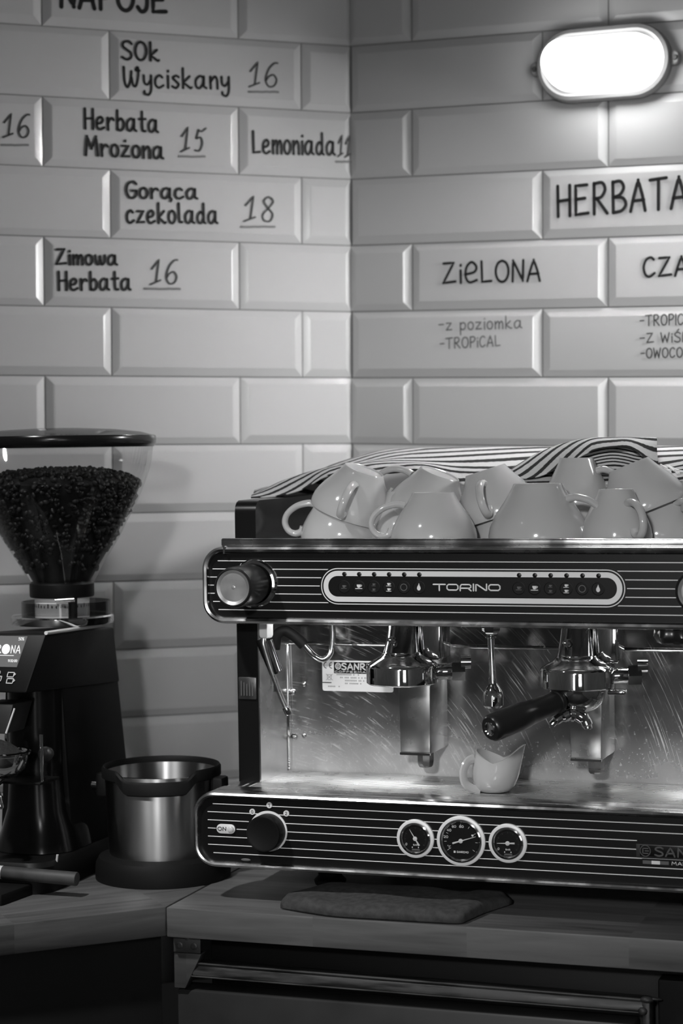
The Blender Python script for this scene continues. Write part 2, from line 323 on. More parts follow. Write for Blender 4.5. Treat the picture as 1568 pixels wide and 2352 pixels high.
# ------------------------------------------------------------------ stroke lettering
C_ = 'C'; L_ = 'L'
ring = lambda cx, cy, rx, ry: (C_, [(cx+rx*sin(2*pi*k/10), cy+ry*cos(2*pi*k/10)) for k in range(11)])
GL = {
'A': [(L_, [(0, 0), (.12, .5), (.27, 1), (.42, .5), (.52, 0)]), (L_, [(.08, .33), (.47, .35)])],
'B': [(L_, [(.03, 1), (.05, 0)]), (C_, [(.03, .98), (.3, 1), (.42, .8), (.3, .58), (.08, .5)]), (C_, [(.08, .5), (.38, .46), (.5, .25), (.35, .05), (.05, 0)])],
'C': [(C_, [(.46, .88), (.33, 1), (.13, .88), (.02, .5), (.1, .12), (.28, 0), (.5, .18)])],
'D': [(L_, [(.03, 1), (.03, 0)]), (C_, [(.03, 1), (.35, .93), (.5, .5), (.35, .07), (.03, 0)])],
'E': [(L_, [(.45, .97), (.04, .96), (.05, .02), (.5, .05)]), (L_, [(.05, .52), (.38, .54)])],
'F': [(L_, [(.45, 1), (.04, 1), (.05, 0)]), (L_, [(.05, .52), (.38, .54)])],
'G': [(C_, [(.5, .85), (.35, 1), (.1, .85), (.02, .45), (.15, .06), (.36, .02), (.5, .2), (.5, .42)]), (L_, [(.5, .45), (.28, .45)])],
'H': [(L_, [(.02, 1), (.04, 0)]), (L_, [(.46, 1), (.47, 0)]), (L_, [(.03, .5), (.46, .53)])],
'I': [(L_, [(.03, 1), (.04, 0)])],
'J': [(C_, [(.32, 1), (.33, .3), (.26, .05), (.12, 0), (0, .18)])],
'L': [(L_, [(.03, 1), (.06, .03), (.45, .06)])],
'M': [(L_, [(0, 0), (.06, 1), (.3, .35), (.54, 1), (.62, 0)])],
'N': [(L_, [(.02, 0), (.04, 1), (.45, .03), (.47, 1)])],
'O': [ring(.29, .5, .27, .5)],
'P': [(L_, [(.04, 1), (.05, 0)]), (C_, [(.04, .98), (.33, 1), (.46, .78), (.3, .52), (.06, .47)])],
'R': [(L_, [(.04, 1), (.05, 0)]), (C_, [(.04, .98), (.33, 1), (.44, .78), (.3, .54), (.06, .5)]), (L_, [(.14, .5), (.52, 0)])],
'S': [(C_, [(.48, .86), (.33, 1), (.1, .93), (.06, .72), (.24, .54), (.44, .38), (.45, .12), (.24, 0), (.02, .12)])],
'T': [(L_, [(0, .96), (.58, 1)]), (L_, [(.3, .98), (.3, 0)])],
'U': [(C_, [(.02, 1), (.04, .3), (.2, 0), (.4, .1), (.46, .4), (.48, 1)])],
'V': [(L_, [(0, 1), (.26, 0), (.52, 1)])],
'W': [(L_, [(0, 1), (.15, 0), (.32, .75), (.5, 0), (.66, 1)])],
'Y': [(L_, [(0, 1), (.25, .5), (.5, 1)]), (L_, [(.25, .5), (.25, 0)])],
'Z': [(L_, [(.03, .95), (.47, .97), (.02, .02), (.55, .08)])],
'1s': [(L_, [(.06, .62), (.36, 1.0), (.24, .1)]), (L_, [(0, -.02), (.42, .16)])],
'6s': [(C_, [(.56, 1.0), (.42, .98), (.2, .72), (.08, .3), (.2, .02), (.42, .06), (.52, .3), (.4, .5), (.22, .44), (.1, .26)])],
'5s': [(L_, [(.3, .92), (.18, .55)]), (C_, [(.18, .55), (.4, .6), (.48, .35), (.34, .06), (.12, .06)]), (C_, [(.28, .92), (.44, .86), (.66, 1.0)])],
'8s': [(C_, [(.46, .93), (.3, 1), (.16, .82), (.3, .56), (.48, .3), (.38, .02), (.16, .04), (.12, .28), (.32, .54), (.5, .8), (.44, .95)])],
'0': [ring(.26, .5, .24, .5)], '1': [(L_, [(.0, .75), (.2, 1), (.2, 0)])], '2': [(C_, [(.02, .78), (.2, 1), (.44, .82), (.3, .45), (.02, .02)]), (L_, [(.02, .02), (.48, .02)])],
'3': [(C_, [(.03, .9), (.25, 1), (.42, .78), (.2, .54)]), (C_, [(.2, .54), (.47, .4), (.4, .08), (.18, 0), (.02, .12)])],
'4': [(L_, [(.36, 0), (.36, 1), (0, .32), (.5, .32)])],
'6': [(C_, [(.42, .95), (.15, .8), (.03, .35), (.2, 0), (.44, .15), (.42, .5), (.2, .55), (.05, .35)])],
'5': [(L_, [(.42, .97), (.08, .97), (.05, .58)]), (C_, [(.05, .58), (.25, .64), (.44, .45), (.4, .1), (.2, 0), (.02, .1)])],
'8': [ring(.25, .76, .19, .24), ring(.25, .27, .24, .27)], ':': [(L_, [(.06, .65), (.07, .62)]), (L_, [(.06, .2), (.07, .17)])], '%': [ring(.1, .82, .1, .17), ring(.5, .18, .1, .17), (L_, [(.52, 1), (.08, 0)])],
'-': [(L_, [(0, .48), (.34, .5)])], ' ': [],
'a': [(C_, [(.4, .55), (.22, .62), (.03, .4), (.06, .08), (.22, .02), (.38, .25), (.42, .6)]), (L_, [(.42, .6), (.42, .1), (.54, .02)])],
'b': [(L_, [(.04, 1), (.06, .02)]), (C_, [(.06, .45), (.24, .6), (.4, .4), (.36, .1), (.18, 0), (.06, .1)])],
'c': [(C_, [(.36, .52), (.22, .62), (.05, .45), (.04, .15), (.2, 0), (.42, .12)])],
'd': [(C_, [(.36, .45), (.2, .58), (.03, .35), (.06, .08), (.22, .02), (.36, .2)]), (L_, [(.37, 1), (.39, .06), (.48, .02)])],
'e': [(C_, [(.05, .28), (.3, .34), (.38, .5), (.24, .62), (.06, .45), (.05, .14), (.2, 0), (.45, .1)])],
'g': [(C_, [(.36, .5), (.18, .6), (.03, .4), (.1, .1), (.34, .2)]), (C_, [(.37, .58), (.38, -.2), (.2, -.4), (.03, -.25)])],
'i': [(L_, [(.05, .6), (.06, 0)]), (L_, [(.05, .82), (.06, .86)])],
'k': [(L_, [(.04, 1), (.05, 0)]), (L_, [(.36, .6), (.07, .28), (.4, .0), (.46, .04)])],
'l': [(C_, [(.04, 1), (.06, .4), (.1, .08), (.24, .06)])],
'm': [(L_, [(.03, .6), (.05, 0)]), (C_, [(.05, .35), (.2, .6), (.3, .45), (.3, 0)]), (C_, [(.3, .35), (.45, .6), (.55, .45), (.57, 0)])],
'n': [(L_, [(.03, .6), (.05, 0)]), (C_, [(.05, .35), (.24, .6), (.36, .45), (.38, 0)])],
'o': [ring(.2, .31, .19, .31)],
'p': [(L_, [(.03, .6), (.05, -.4)]), (C_, [(.05, .45), (.24, .6), (.4, .4), (.34, .1), (.18, .02), (.06, .12)])],
'r': [(L_, [(.03, .6), (.06, 0)]), (C_, [(.05, .3), (.16, .55), (.3, .58), (.36, .5)])],
's': [(C_, [(.33, .55), (.2, .62), (.06, .5), (.2, .34), (.33, .18), (.2, .0), (.02, .08)])],
't': [(C_, [(.16, 1), (.17, .3), (.22, .05), (.36, .04)]), (L_, [(0, .62), (.36, .64)])],
'u': [(C_, [(.03, .6), (.05, .15), (.2, 0), (.36, .2), (.38, .6)]), (L_, [(.38, .6), (.4, 0)])],
'w': [(C_, [(.02, .6), (.08, .12), (.2, .04), (.3, .3), (.3, .55)]), (C_, [(.3, .3), (.4, .03), (.54, .15), (.58, .6)])],
'y': [(C_, [(.03, .6), (.06, .25), (.2, .15), (.36, .35)]), (C_, [(.38, .6), (.38, -.1), (.26, -.36), (.08, -.3), (.06, -.18)])],
'z': [(L_, [(.03, .58), (.38, .58), (.03, .03), (.42, .05)])],
'@': [(C_, [(.4, .55), (.22, .62), (.03, .4), (.06, .08), (.22, .02), (.38, .25), (.42, .6)]), (L_, [(.42, .6), (.42, .08)]), (C_, [(.4, .06), (.5, -.03), (.46, -.16)])],   # a with ogonek
'^': [(L_, [(.03, .58), (.38, .58), (.03, .03), (.42, .05)]), (L_, [(.2, .82), (.21, .86)])],   # z with dot
'$': [(C_, [(.48, .86), (.33, 1), (.1, .93), (.06, .72), (.24, .54), (.44, .38), (.45, .12), (.24, 0), (.02, .12)]), (L_, [(.22, 1.12), (.36, 1.32)])],  # S with acute
'e~': [(C_, [(.02, .4), (.4, .5), (.5, .75), (.3, .98), (.08, .75), (.04, .3), (.2, .02), (.52, .12)])],
'Wc': [(C_, [(.0, 1.0), (.03, .3), (.16, 0), (.3, .3), (.36, .8)]), (C_, [(.36, .5), (.44, .1), (.58, .1), (.68, .6), (.66, 1.0), (.56, .86), (.74, .84)])],
}
def glyphs(text):
    """split into glyph keys and lay them out; returns strokes and total width"""
    x = 0; out = []
    for ch in text:
        st_ = GL[ch]; w = max([p[0] for s in st_ for p in s[1]] or [.25])
        for k, pts in st_:
            q = [(px+x, py) for px, py in pts]
            if k == C_: q = [(p.x, p.y) for p in smooth([(a, c, 0) for a, c in q], 5)]
            out.append(q)
        x += w+.17
    return out, x-.17
def ribbon(bd, pts, half, fn, n=8, jitter=0):
    """flat stroke with round ends; fn maps the flat drawing onto its surface"""
    P = [Vector((p[0], p[1])) for p in pts]; Q = [P[0]]
    for a, c in zip(P, P[1:]):
        k = max(1, int((c-a).length/(half*2.2)))
        for i in range(1, k+1): Q.append(a.lerp(c, i/k))
    up, dn = [], []
    for i, p in enumerate(Q):
        t = Q[min(i+1, len(Q)-1)]-Q[max(i-1, 0)]
        if t.length < 1e-9: t = Vector((1, 0))
        t.normalize(); nn = Vector((-t.y, t.x)); up.append(bd.v(fn(*(p+nn*half)))); dn.append(bd.v(fn(*(p-nn*half))))
    for i in range(len(Q)-1): bd.f([dn[i], dn[i+1], up[i+1], up[i]])
    for e in {0, len(Q)-1}:
        bd.f([bd.v(fn(Q[e].x+half*cos(2*pi*k/n), Q[e].y+half*sin(2*pi*k/n))) for k in range(n)])
    for i in range(1, len(Q)-1):       # fill the outer side of sharp turns
        if i % 1 == 0 and (Q[i]-Q[i-1]).angle(Q[i+1]-Q[i], 0) > .5:
            bd.f([bd.v(fn(Q[i].x+half*cos(2*pi*k/n), Q[i].y+half*sin(2*pi*k/n))) for k in range(n)])

# ------------------------------------------------------------------ the room
K = Vector((.0173, 3.3557, 0))
A_, B_ = radians(20), radians(25)
dL = Vector((-cos(A_), -sin(A_), 0)); dR = Vector((cos(B_), -sin(B_), 0))
nL = Vector((sin(A_), -cos(A_), 0)); nR = Vector((-sin(B_), -cos(B_), 0))
TH = .007; BV = .0135; GAP = .0010
def tile_wall(name, d, n, z0, pitch, width, joint_a, joint_b, smax, slope, par):
    bd = B(); up = Vector((0, 0, 1))
    def P(s, z, h): return K + d*s + n*h + up*(z + slope*s)
    # backing (grout level)
    zs = z0-pitch*9; ze = z0+pitch*10
    bd.rings([[P(0, zs, -.03), P(0, ze, -.03), P(0, ze, -.0012), P(0, zs, -.0012)], [P(smax, zs, -.03), P(smax, ze, -.03), P(smax, ze, -.0012), P(smax, zs, -.0012)]])
    ng = len(bd.b.faces)
    for r in range(-9, 10):
        za = z0+pitch*r+GAP; zb = z0+pitch*(r+1)-GAP
        j = joint_a if (r % 2) == par else joint_b
        s = j-width*2
        while s < smax:
            s0 = max(s+GAP, .0005); s1 = min(s+width-GAP, smax); s += width
            if s1 < .003 or s1 <= s0: continue
            cutl = s0 <= .0006; cutr = s1 >= smax-1e-6
            i0 = s0 + (0.0115 if cutl else BV); i1 = s1-BV
            if i1-i0 < .01: continue
            hz = random.uniform(-.0005, .0005); tl = random.uniform(-.0006, .0006)
            o0 = [bd.v(P(a, c, -.001)) for a, c in ((s0, za), (s1, za), (s1, zb), (s0, zb))]
            o1 = [bd.v(P(a, c, .0012+hz)) for a, c in ((s0, za), (s1, za), (s1, zb), (s0, zb))]
            mid = [bd.v(P(a, c, TH*.86+hz)) for a, c in ((i0-.0035, za+BV-.0035), (i1+.0035, za+BV-.0035), (i1+.0035, zb-BV+.0035), (i0-.0035, zb-BV+.0035))]
            inn = [bd.v(P(a, c, TH+hz+tl*q)) for (a, c), q in zip(((i0, za+BV), (i1, za+BV), (i1, zb-BV), (i0, zb-BV)), (1, 1, -1, -1))]
            for lo_, hi_ in ((o0, o1), (o1, mid), (mid, inn)):
                for q in range(4): bd.f([lo_[q], lo_[(q+1) % 4], hi_[(q+1) % 4], hi_[q]])
            bd.f(inn)
    o = bd.build(name, M['tile'], ang=12)
    o.data.materials.append(M['grout'])
    for i in range(ng): o.data.polygons[i].material_index = 1
    tag(o, kind='structure'); return o
wall_left = tile_wall('wall_left', dL, nL, 1.6012, .1077, .3163, .1912, .0851, 1.55, 0.0, 1)
wall_right = tile_wall('wall_right', dR, nR, 1.6012, .1077, .3280, .1092, .3302, 1.55, -.0135, 1)
CL = K+dL*1.55; CR = K+dR*1.55
def slab(name, p, m):
    return tag(p.build(name, m), kind='structure')
slab('floor', B().box(-1.9, 1.9, -2.2, 3.75, -.1, 0), M['floor'])
slab('ceiling', B().box(-1.9, 1.9, -2.2, 3.75, 2.75, 2.85), M['plaster'])
slab('wall_side_left', B().box(CL.x-.12, CL.x-.005, -2.1, 2.9, 0, 2.75), M['plaster'])
slab('wall_side_right', B().box(CR.x+.005, CR.x+.12, -2.1, 2.9, 0, 2.75), M['plaster'])
bk = B()
bk.box(-1.9, -1.3, -2.2, -2.1, 0, 2.75); bk.box(-.75, .15, -2.2, -2.1, 0, 2.75); bk.box(-1.3, -.75, -2.2, -2.1, 0, .6); bk.box(-1.3, -.75, -2.2, -2.1, 2.2, 2.75); bk.box(.95, 1.9, -2.2, -2.1, 0, 2.75); bk.box(.15, .95, -2.2, -2.1, 0, .9); bk.box(.15, .95, -2.2, -2.1, 2.2, 2.75)
slab('wall_back', bk, M['plaster'])
wn_ = B().box(.15, .95, -2.19, -2.18, .9, 2.2).build('window_1', M['pane']); tag(wn_, kind='structure')
wn2 = B().box(-1.3, -.75, -2.19, -2.18, .6, 2.2).build('window_2', M['pane']); tag(wn2, kind='structure')
w2 = B(); w2.box(-1.3, -1.26, -2.175, -2.13, .6, 2.2); w2.box(-.79, -.75, -2.175, -2.13, .6, 2.2); w2.box(-1.3, -.75, -2.175, -2.13, .6, .65); w2.box(-1.3, -.75, -2.175, -2.13, 2.15, 2.2); w2.box(-1.3, -.75, -2.175, -2.13, 1.6, 1.65); w2.build('window_frame', M['plaster'], wn2)
wf = B(); wf.box(.15, .95, -2.175, -2.13, .9, .95); wf.box(.15, .95, -2.175, -2.13, 2.15, 2.2); wf.box(.15, .2, -2.175, -2.13, .9, 2.2); wf.box(.9, .95, -2.175, -2.13, .9, 2.2); wf.box(.53, .57, -2.175, -2.13, .9, 2.2); wf.box(.15, .95, -2.175, -2.13, 1.53, 1.57)
wf.build('window_frame', M['plaster'], wn_)

# handwriting on the tiles
WR = [("L", "NAPOJE", .4789, 2.1696, .3113, 2.1716, .0374), ("L", "SOk", .3829, 2.0950, .3232, 2.0958, .0284), ("L", ("Wc", "yciskany"), .3798, 2.0519, .2090, 2.0585, .0310),
("L", "#16", .1756, 2.0644, .1272, 2.0657, .0381), ("L", "#16", .5702, 1.9658, .5290, 1.9663, .0352), ("L", "Herbata", .4428, 1.9845, .3255, 1.9840, .0310),
("L", "Mro^ona", .4411, 1.9435, .3173, 1.9431, .0297), ("L", "#15", .2887, 1.9562, .2472, 1.9567, .0377), ("L", "Lemoniada", .1696, 1.9587, .0302, 1.9614, .0347),
("L", "#11", .0252, 1.9603, .0040, 1.9591, .0338), ("L", "Gor@ca", .3776, 1.8796, .2621, 1.8824, .0258), ("L", "czekolada", .3772, 1.8409, .2292, 1.8446, .0313),
("L", "#18", .1849, 1.8505, .1358, 1.8507, .0389), ("L", "Zimowa", .4893, 1.7733, .3931, 1.7748, .0242), ("L", "Herbata", .4862, 1.7336, .3717, 1.7361, .0283), ("L", "#16", .3393, 1.7463, .2952, 1.7473, .0377),
("R", "HERBATA", .3567, 1.8453, .5616, 1.8490, .0473), ("R", ("Zi", "e~", "LONA"), .1648, 1.7487, .3280, 1.7469, .0333), ("R", "CZARNA", .4949, 1.7469, .6367, 1.7462, .0292),
("R", "-z poziomka", .1578, 1.6738, .2983, 1.6742, .0195), ("R", "-TROPiCAL", .1600, 1.6445, .2618, 1.6470, .0167), ("R", "-TROPICAL", .4902, 1.6724, .5795, 1.6727, .0160),
("R", "-Z Wi$NIA", .4902, 1.6464, .5836, 1.6462, .0147), ("R", "-OWOCOWA", .4916, 1.6231, .5809, 1.6232, .0147)]
def wall_fn(W, s0, z0, sg):
    d, n = (dL, nL) if W == 'L' else (dR, nR)
    def fn(x, y): return K + d*(s0+sg*x) + n*(TH+.0011) + Vector((0, 0, z0+y))
    return fn
for W, t, s0, z0, s1, z1, hh in WR:
    sg = -1 if W == 'L' else 1; par = wall_left if W == 'L' else wall_right
    bd = B(); price = isinstance(t, str) and t[0] == '#'
    keys = [c+'s' for c in t[1:]] if price else (list(t) if isinstance(t, str) else sum([[q] if q in GL else list(q) for q in t], []))
    st_, wd_ = glyphs(keys); L0 = abs(s1-s0); kx = L0/wd_
    small = hh < .0205
    half = .0014 if price else (.0010 if small else max(.0021, hh*.058))
    if t == 'HERBATA': half = .0027
    if t == 'NAPOJE': half = .0034
    fn = wall_fn(W, s0, z0, sg); sl = (z1-z0)/L0
    for q in st_:
        ribbon(bd, [(x*kx, y*hh+sl*x*kx) for x, y in q], half, fn)
    o = bd.build('price_writing' if price else 'menu_writing', M['ink_thin'] if price else (M['ink_grey'] if small and 'pozi' in str(t) or t == '-TROPiCAL' else (M['ink_thin'] if small else M['ink'])), par)
    o['label'] = 'black marker handwriting on glazed tile'
for s0, z0, s1, z1 in [(.1764, 2.0554, .1265, 2.0581), (.5736, 1.9530, .5319, 1.9549), (.2909, 1.9479, .2494, 1.9497), (.0280, 1.9508, .0035, 1.9520), (.1900, 1.8406, .1336, 1.8424), (.3485, 1.7386, .2917, 1.7398)]:
    bd = B(); fn = wall_fn('L', s0, z0, -1); w_ = s0-s1
    pts = [(w_*i/10, (z1-z0)*i/10+random.uniform(-.0004, .0004)) for i in range(11)]
    ribbon(bd, pts, .0017, fn); o = bd.build('price_underline', M['ink_pale'], wall_left); o['label'] = 'grey marker underline below the price'

# ------------------------------------------------------------------ wall lamp
base = K + dR*.435 + Vector((0, 0, 2.0745)) + nR*TH
LF = Matrix(((dR.x, -nR.x, 0, base.x), (dR.y, -nR.y, 0, base.y), (0, 0, 1, base.z), (0, 0, 0, 1)))   # x along wall, -y out of the wall
lamp = bpy.data.objects.new('wall_lamp', None); COL.objects.link(lamp); lamp.matrix_world = LF
tag(lamp, 'glowing white oval bulkhead lamp fixed to the tiled wall above the tea menu', 'lamp')
W0, H0 = .212, .112
def loft(bd, lv, w, h, r, cx=0, cz=0, cap0=True, cap1=True, n=10): return bd.rings([rrv(v, cx, cz, w, h, r, inset=i, n=n) for i, v in lv], True, cap0, cap1)
loft(B(), [(0, 0), (0, -.016), (.002, -.02), (.008, -.022), (.010, -.018), (.012, -.015)], W0, H0, .056).build('lamp_base', M['lampbody'], lamp)
lv = [(.016, -.014)]
y = -.022
for k in range(4):
    ins = .017+.0021*k
    lv += [(ins, y), (ins, y-.0085), (ins+.001, y-.0095), (ins+.0021, y-.0095)]; y -= .0115
lv += [(.0275, y+.0006), (.034, y-.0030), (.042, y-.0056), (.050, y-.0068), (.0545, y-.0071)]
loft(B(), lv, W0, H0, .056).build('diffuser', M['diffuser'], lamp)
for sx in (-1, 1):
    e = B(); loft(e, [(0, 0), (0, -.010), (.002, -.012)], .03, .022, .009, cx=sx*(W0/2-.002)); e.build('screw_lug', M['lampbody'], lamp)
    B().cyl((sx*(W0/2+.006), -.012, 0), (sx*(W0/2+.006), -.0145, 0), .0042, .0036, 12).build('screw', M['bracket'], lamp)

# ------------------------------------------------------------------ worktops and cupboards
WT = -.047
poly = [(-.052, -.05), (1.02, -.05), (1.02, .55), (-.052, .66)]
rt = thing('worktop', (-.052, -.05, WT), 'butcher block worktop under the espresso machine, its front edge running off to the right', 'worktop')
def prism(bd, pl, z0, z1, bev=.002):
    t = bmesh.new(); vs = [t.verts.new((x, y_, z0)) for x, y_ in pl]; f = t.faces.new(vs)
    e = bmesh.ops.extrude_face_region(t, geom=[f]); bmesh.ops.translate(t, verts=[q for q in e['geom'] if isinstance(q, bmesh.types.BMVert)], vec=(0, 0, z1-z0))
    if bev: bmesh.ops.bevel(t, geom=list(t.edges), offset=bev, segments=2, profile=.5, affect='EDGES')
    bd.merge(t); return bd
prism(B(), poly, WT-.0385, WT).build('slab', M['wood'], rt, base=(-.052, -.05, WT))
ang = atan2(.153, .158)
lt = thing('worktop', (-.0545, -.046, WT), 'left butcher block worktop carrying the grinder and knock box, angled towards the camera', 'worktop', rot=Matrix.Rotation(ang, 4, 'Z'))
inv = Matrix.Rotation(-ang, 4, 'Z')
pl = [(-.0545, -.046), (-.0545, .64), (-.70, .14), (-.70, -.665)]
pl = [tuple((inv @ Vector((x+.0545, y_+.046, 0)))[:2]) for x, y_ in pl]
prism(B(), pl, -.0385, 0).build('slab', M['wood'], lt)
# left cupboard, under the left worktop
lc = thing('cupboard', (-.06, -.03, -.95), 'plain dark cupboard front under the left worktop', 'cupboard', rot=Matrix.Rotation(ang, 4, 'Z'))
B().box(-.9, -.004, .012, .03, .02, .95-.0885, .001).build('door', M['cupboard'], lc)
B().box(-.9, -.004, .03, .3, .1, .95-.0885, .001).build('carcass', M['cupboard'], lc)
B().box(-.9, -.004, .07, .09, 0, .1).build('plinth', M['cupboard'], lc)
# under-counter fridge
fz = thing('undercounter_fridge', (.3, .1, -.95), 'dark under-counter fridge with worn gasket edge below the right worktop', 'fridge')
fb = (.3, .1, -.95)
B().box(-.02, .98, .02, .5, -.93, -.0865, .002).build('carcass', M['matte'], fz, base=fb)
bd = B()
bd.hexa([(-.0268, -.031, -.1385), (.565, -.031, -.1415), (.565, .0, -.1415), (-.0268, .0, -.1385), (-.0268, -.026, -.1235), (.565, -.026, -.1280), (.565, .0, -.1280), (-.0268, .0, -.1235)], .003)
bd.tube([(-.0285, -.0265, -.1232), (.2, -.0265, -.1247), (.563, -.0265, -.1277)], .0019, 8)
bd.tube([(-.0265, -.0305, -.1392), (.2, -.0305, -.1402), (.561, -.0305, -.1422)], .0012, 8)
bd.box(.5585, .5685, -.029, -.004, -.42, -.128, .002)
bd.sph((.565, -.028, -.1265), .006, 10, (1.4, .9, .7)); bd.sph((.575, -.027, -.1252), .0045, 10, (1.9, .7, .45)); bd.sph((.560, -.030, -.1405), .005, 10, (1.2, .8, 1))
bd.build('gasket', M['gasket'], fz, base=fb)
B().box(-.0505, .548, -.024, .016, -.90, -.1585, .004).build('door', M['fridge'], fz, base=fb)
B().box(.575, .98, -.012, .016, -.90, -.105, .003).build('side_panel', M['matte'], fz, base=fb)
bt = thing('corner_bracket', (-.031, -.02, -.0865), 'zinc corner bracket with two screw holes under the worktop joint', 'bracket')
bb = (-.031, -.02, -.0865)
bd = B(); bd.box(-.0505, -.0126, -.0325, -.031, -.1085, -.0868, .0005); bd.box(-.0505, -.0126, -.031, .0, -.0885, -.0868, .0004); bd.build('plate', M['bracket'], bt, base=bb)
for x in (-.0415, -.0215):
    B().lathe([(.0046, 0), (.0048, .0012), (.0030, .0016), (.0028, .0008)], (x, -.0326, -.0995), (0, -1, 0), 16).build('screw', M['badge'], bt, base=bb)
B().lathe([(.003, 0), (.003, .001), (.0018, .0014)], (-.0315, -.0326, -.0895), (0, -1, 0), 14).build('screw', M['badge'], bt, base=bb)
bn = thing('timber_batten', (-.034, -.02, -.16), 'short bare timber batten below the corner bracket', 'batten')
B().hexa([(-.0512, -.03, -.156), (-.036, -.03, -.156), (-.036, -.012, -.156), (-.0512, -.012, -.156), (-.0512, -.03, -.110), (-.0125, -.03, -.110), (-.0125, -.012, -.110), (-.0512, -.012, -.110)], .001).build('offcut', M['wood_raw'], bn, base=(-.034, -.02, -.16))

# ------------------------------------------------------------------ espresso machine
MB = (.34, .25, WT)
mc = thing('espresso_machine', MB, 'two-group black and chrome espresso machine with white cups on its top', 'espresso machine')
def pt(bd, name, m, par=None, ang=35, label=None):
    o = bd.build(name, M[m], par or mc, base=MB, ang=ang)
    if label: o['label'] = label
    return o
UC = .338
# feet
for x in (.105, .60):
    for v in (.14, .42): pt(B().lathe([(.02, WT), (.022, WT+.006), (.016, WT+.012), (.016, .004)], (x, v, 0), n=20), 'foot', 'rubber')
# bodies
bd = B(); bd.box(-.004, .684, .012, .46, .002, .073); bd.box(.0, .68, .216, .60, .07, .30); pt(bd, 'body', 'steel')
bd = B(); bd.box(.0, .68, .045, .60, .318, .411); pt(bd, 'upper_housing', 'steel')
# black side frames, front edge rounded at the top
for x0, x1 in ((-.0085, .0213), (.655, .685)):
    pf = [(.10, .05), (.10, .455), (.102, .464), (.107, .469), (.115, .4716), (.60, .4745), (.60, .05)]
    bd = B(); bd.rings([[(x, v, w) for v, w in pf] for x in (x0, x1)]); sf = pt(bd, 'side_frame', 'black')
    bd = B(); bd.box(x0+.002, x1-.002, .097, .101, .205, .235, .0015); pt(bd, 'frame_emblem', 'badge', sf)
    bd = B()
    for q in range(5): bd.box(x0+.006+.004*q, x0+.0075+.004*q, .0962, .0975, .210, .230-.002*(q % 3))
    pt(bd, 'emblem_relief', 'pin_dim', sf)
# steel cheeks and back panel
for x0, x1 in ((.0215, .0235), (.6525, .6545)):
    pt(B().box(x0, x1, .10, .214, .085, .318), 'side_cheek', 'steel')
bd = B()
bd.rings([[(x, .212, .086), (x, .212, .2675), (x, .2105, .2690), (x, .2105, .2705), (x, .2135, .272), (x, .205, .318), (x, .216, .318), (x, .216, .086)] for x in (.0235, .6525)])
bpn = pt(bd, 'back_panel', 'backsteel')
bd = B(); bd.box(.0235, .6525, .2085, .2125, .2678, .2702, .0008); pt(bd, 'panel_fold', 'chrome', bpn)
bd = B(); bd.box(.0175, .0255, .204, .212, .088, .27, .001); pt(bd, 'corner_post', 'chrome')
for x, w, r in ((.0285, .2019, .0050), (.0456, .2132, .0036), (.0302, .1400, .0050), (.0450, .1417, .0036)):
    pt(B().lathe([(r, 0), (r*.9, .002), (r*.5, .0032), (r*.3, .0034)], (x, .212, w), (0, -1, 0), 16), 'screw', 'chrome')
# sticker
bd = B(); loft(bd, [(0, .2122), (0, .2114)], .1025, .0424, .003, cx=.1241, cz=.2262, n=4); stk = pt(bd, 'rating_label', 'label', label='white maker label on steel')
def flat(v): return lambda x, y: (x, v, y)
def text(bd, keys, x0, z0, width, h, half, v, x_align=0, slope=0):
    st_, w_ = glyphs(keys); k = width/w_
    for q in st_: ribbon(bd, [(x0+x*k, z0+y*h+slope*x*k) for x, y in q], half, flat(v))
bd = B(); bd.box(.0902, .170, .2106, .2113, .2298, .2452); pt(bd, 'label_print', 'panel', stk)
bd = B(); text(bd, 'SANREMO', .1015, .2352, .064, .0083, .0009, .2103); text(bd, 'COFFEEMACHINES', .0915, .2309, .074, .0022, .00028, .2103)
ribbon(bd, [(.0965+.0038*cos(a*pi/8), .2396+.0042*sin(a*pi/8)) for a in range(17)], .0006, flat(.2103))
for q in ([(.0985, .2415), (.0950, .2415), (.0950, .2375), (.0985, .2375)], [(.0968, .2396), (.0990, .2396)]): ribbon(bd, q, .0005, flat(.2103))
pt(bd, 'label_lettering', 'white', stk)
bd = B(); ribbon(bd, [(.0790-.0035*cos(a*pi/8), .2405+.0040*sin(a*pi/8)) for a in range(-4, 5)], .0005, flat(.2108)); ribbon(bd, [(.0870-.0035*cos(a*pi/8), .2405+.0040*sin(a*pi/8)) for a in range(-4, 5)], .0005, flat(.2108)); ribbon(bd, [(.0838, .2405), (.0862, .2405)], .0005, flat(.2108))
ribbon(bd, [(.0735, .2165), (.0858, .2165)], .0006, flat(.2108)); pt(bd, 'label_mark', 'panel', stk)
bd = B()
for x, w, l in ((.094, .2270, .035), (.099, .2230, .045), (.106, .2190, .038), (.106, .2150, .026), (.079, .2105, .022), (.0755, .2105, .002)):
    n_ = int(l/.0022)
    for q in range(n_):
        if random.random() < .82: bd.box(x+q*.0022, x+q*.0022+.0014, .2109, .2113, w, w+.0018)
for q in ([(.080, .2275), (.081, .2205), (.0855, .2205), (.0865, .2275), (.080, .2275)], [(.0785, .2200), (.088, .2285)], [(.088, .2200), (.0785, .2285)]): ribbon(bd, q, .0003, flat(.2109))
pt(bd, 'label_small_print', 'label_grey', stk)

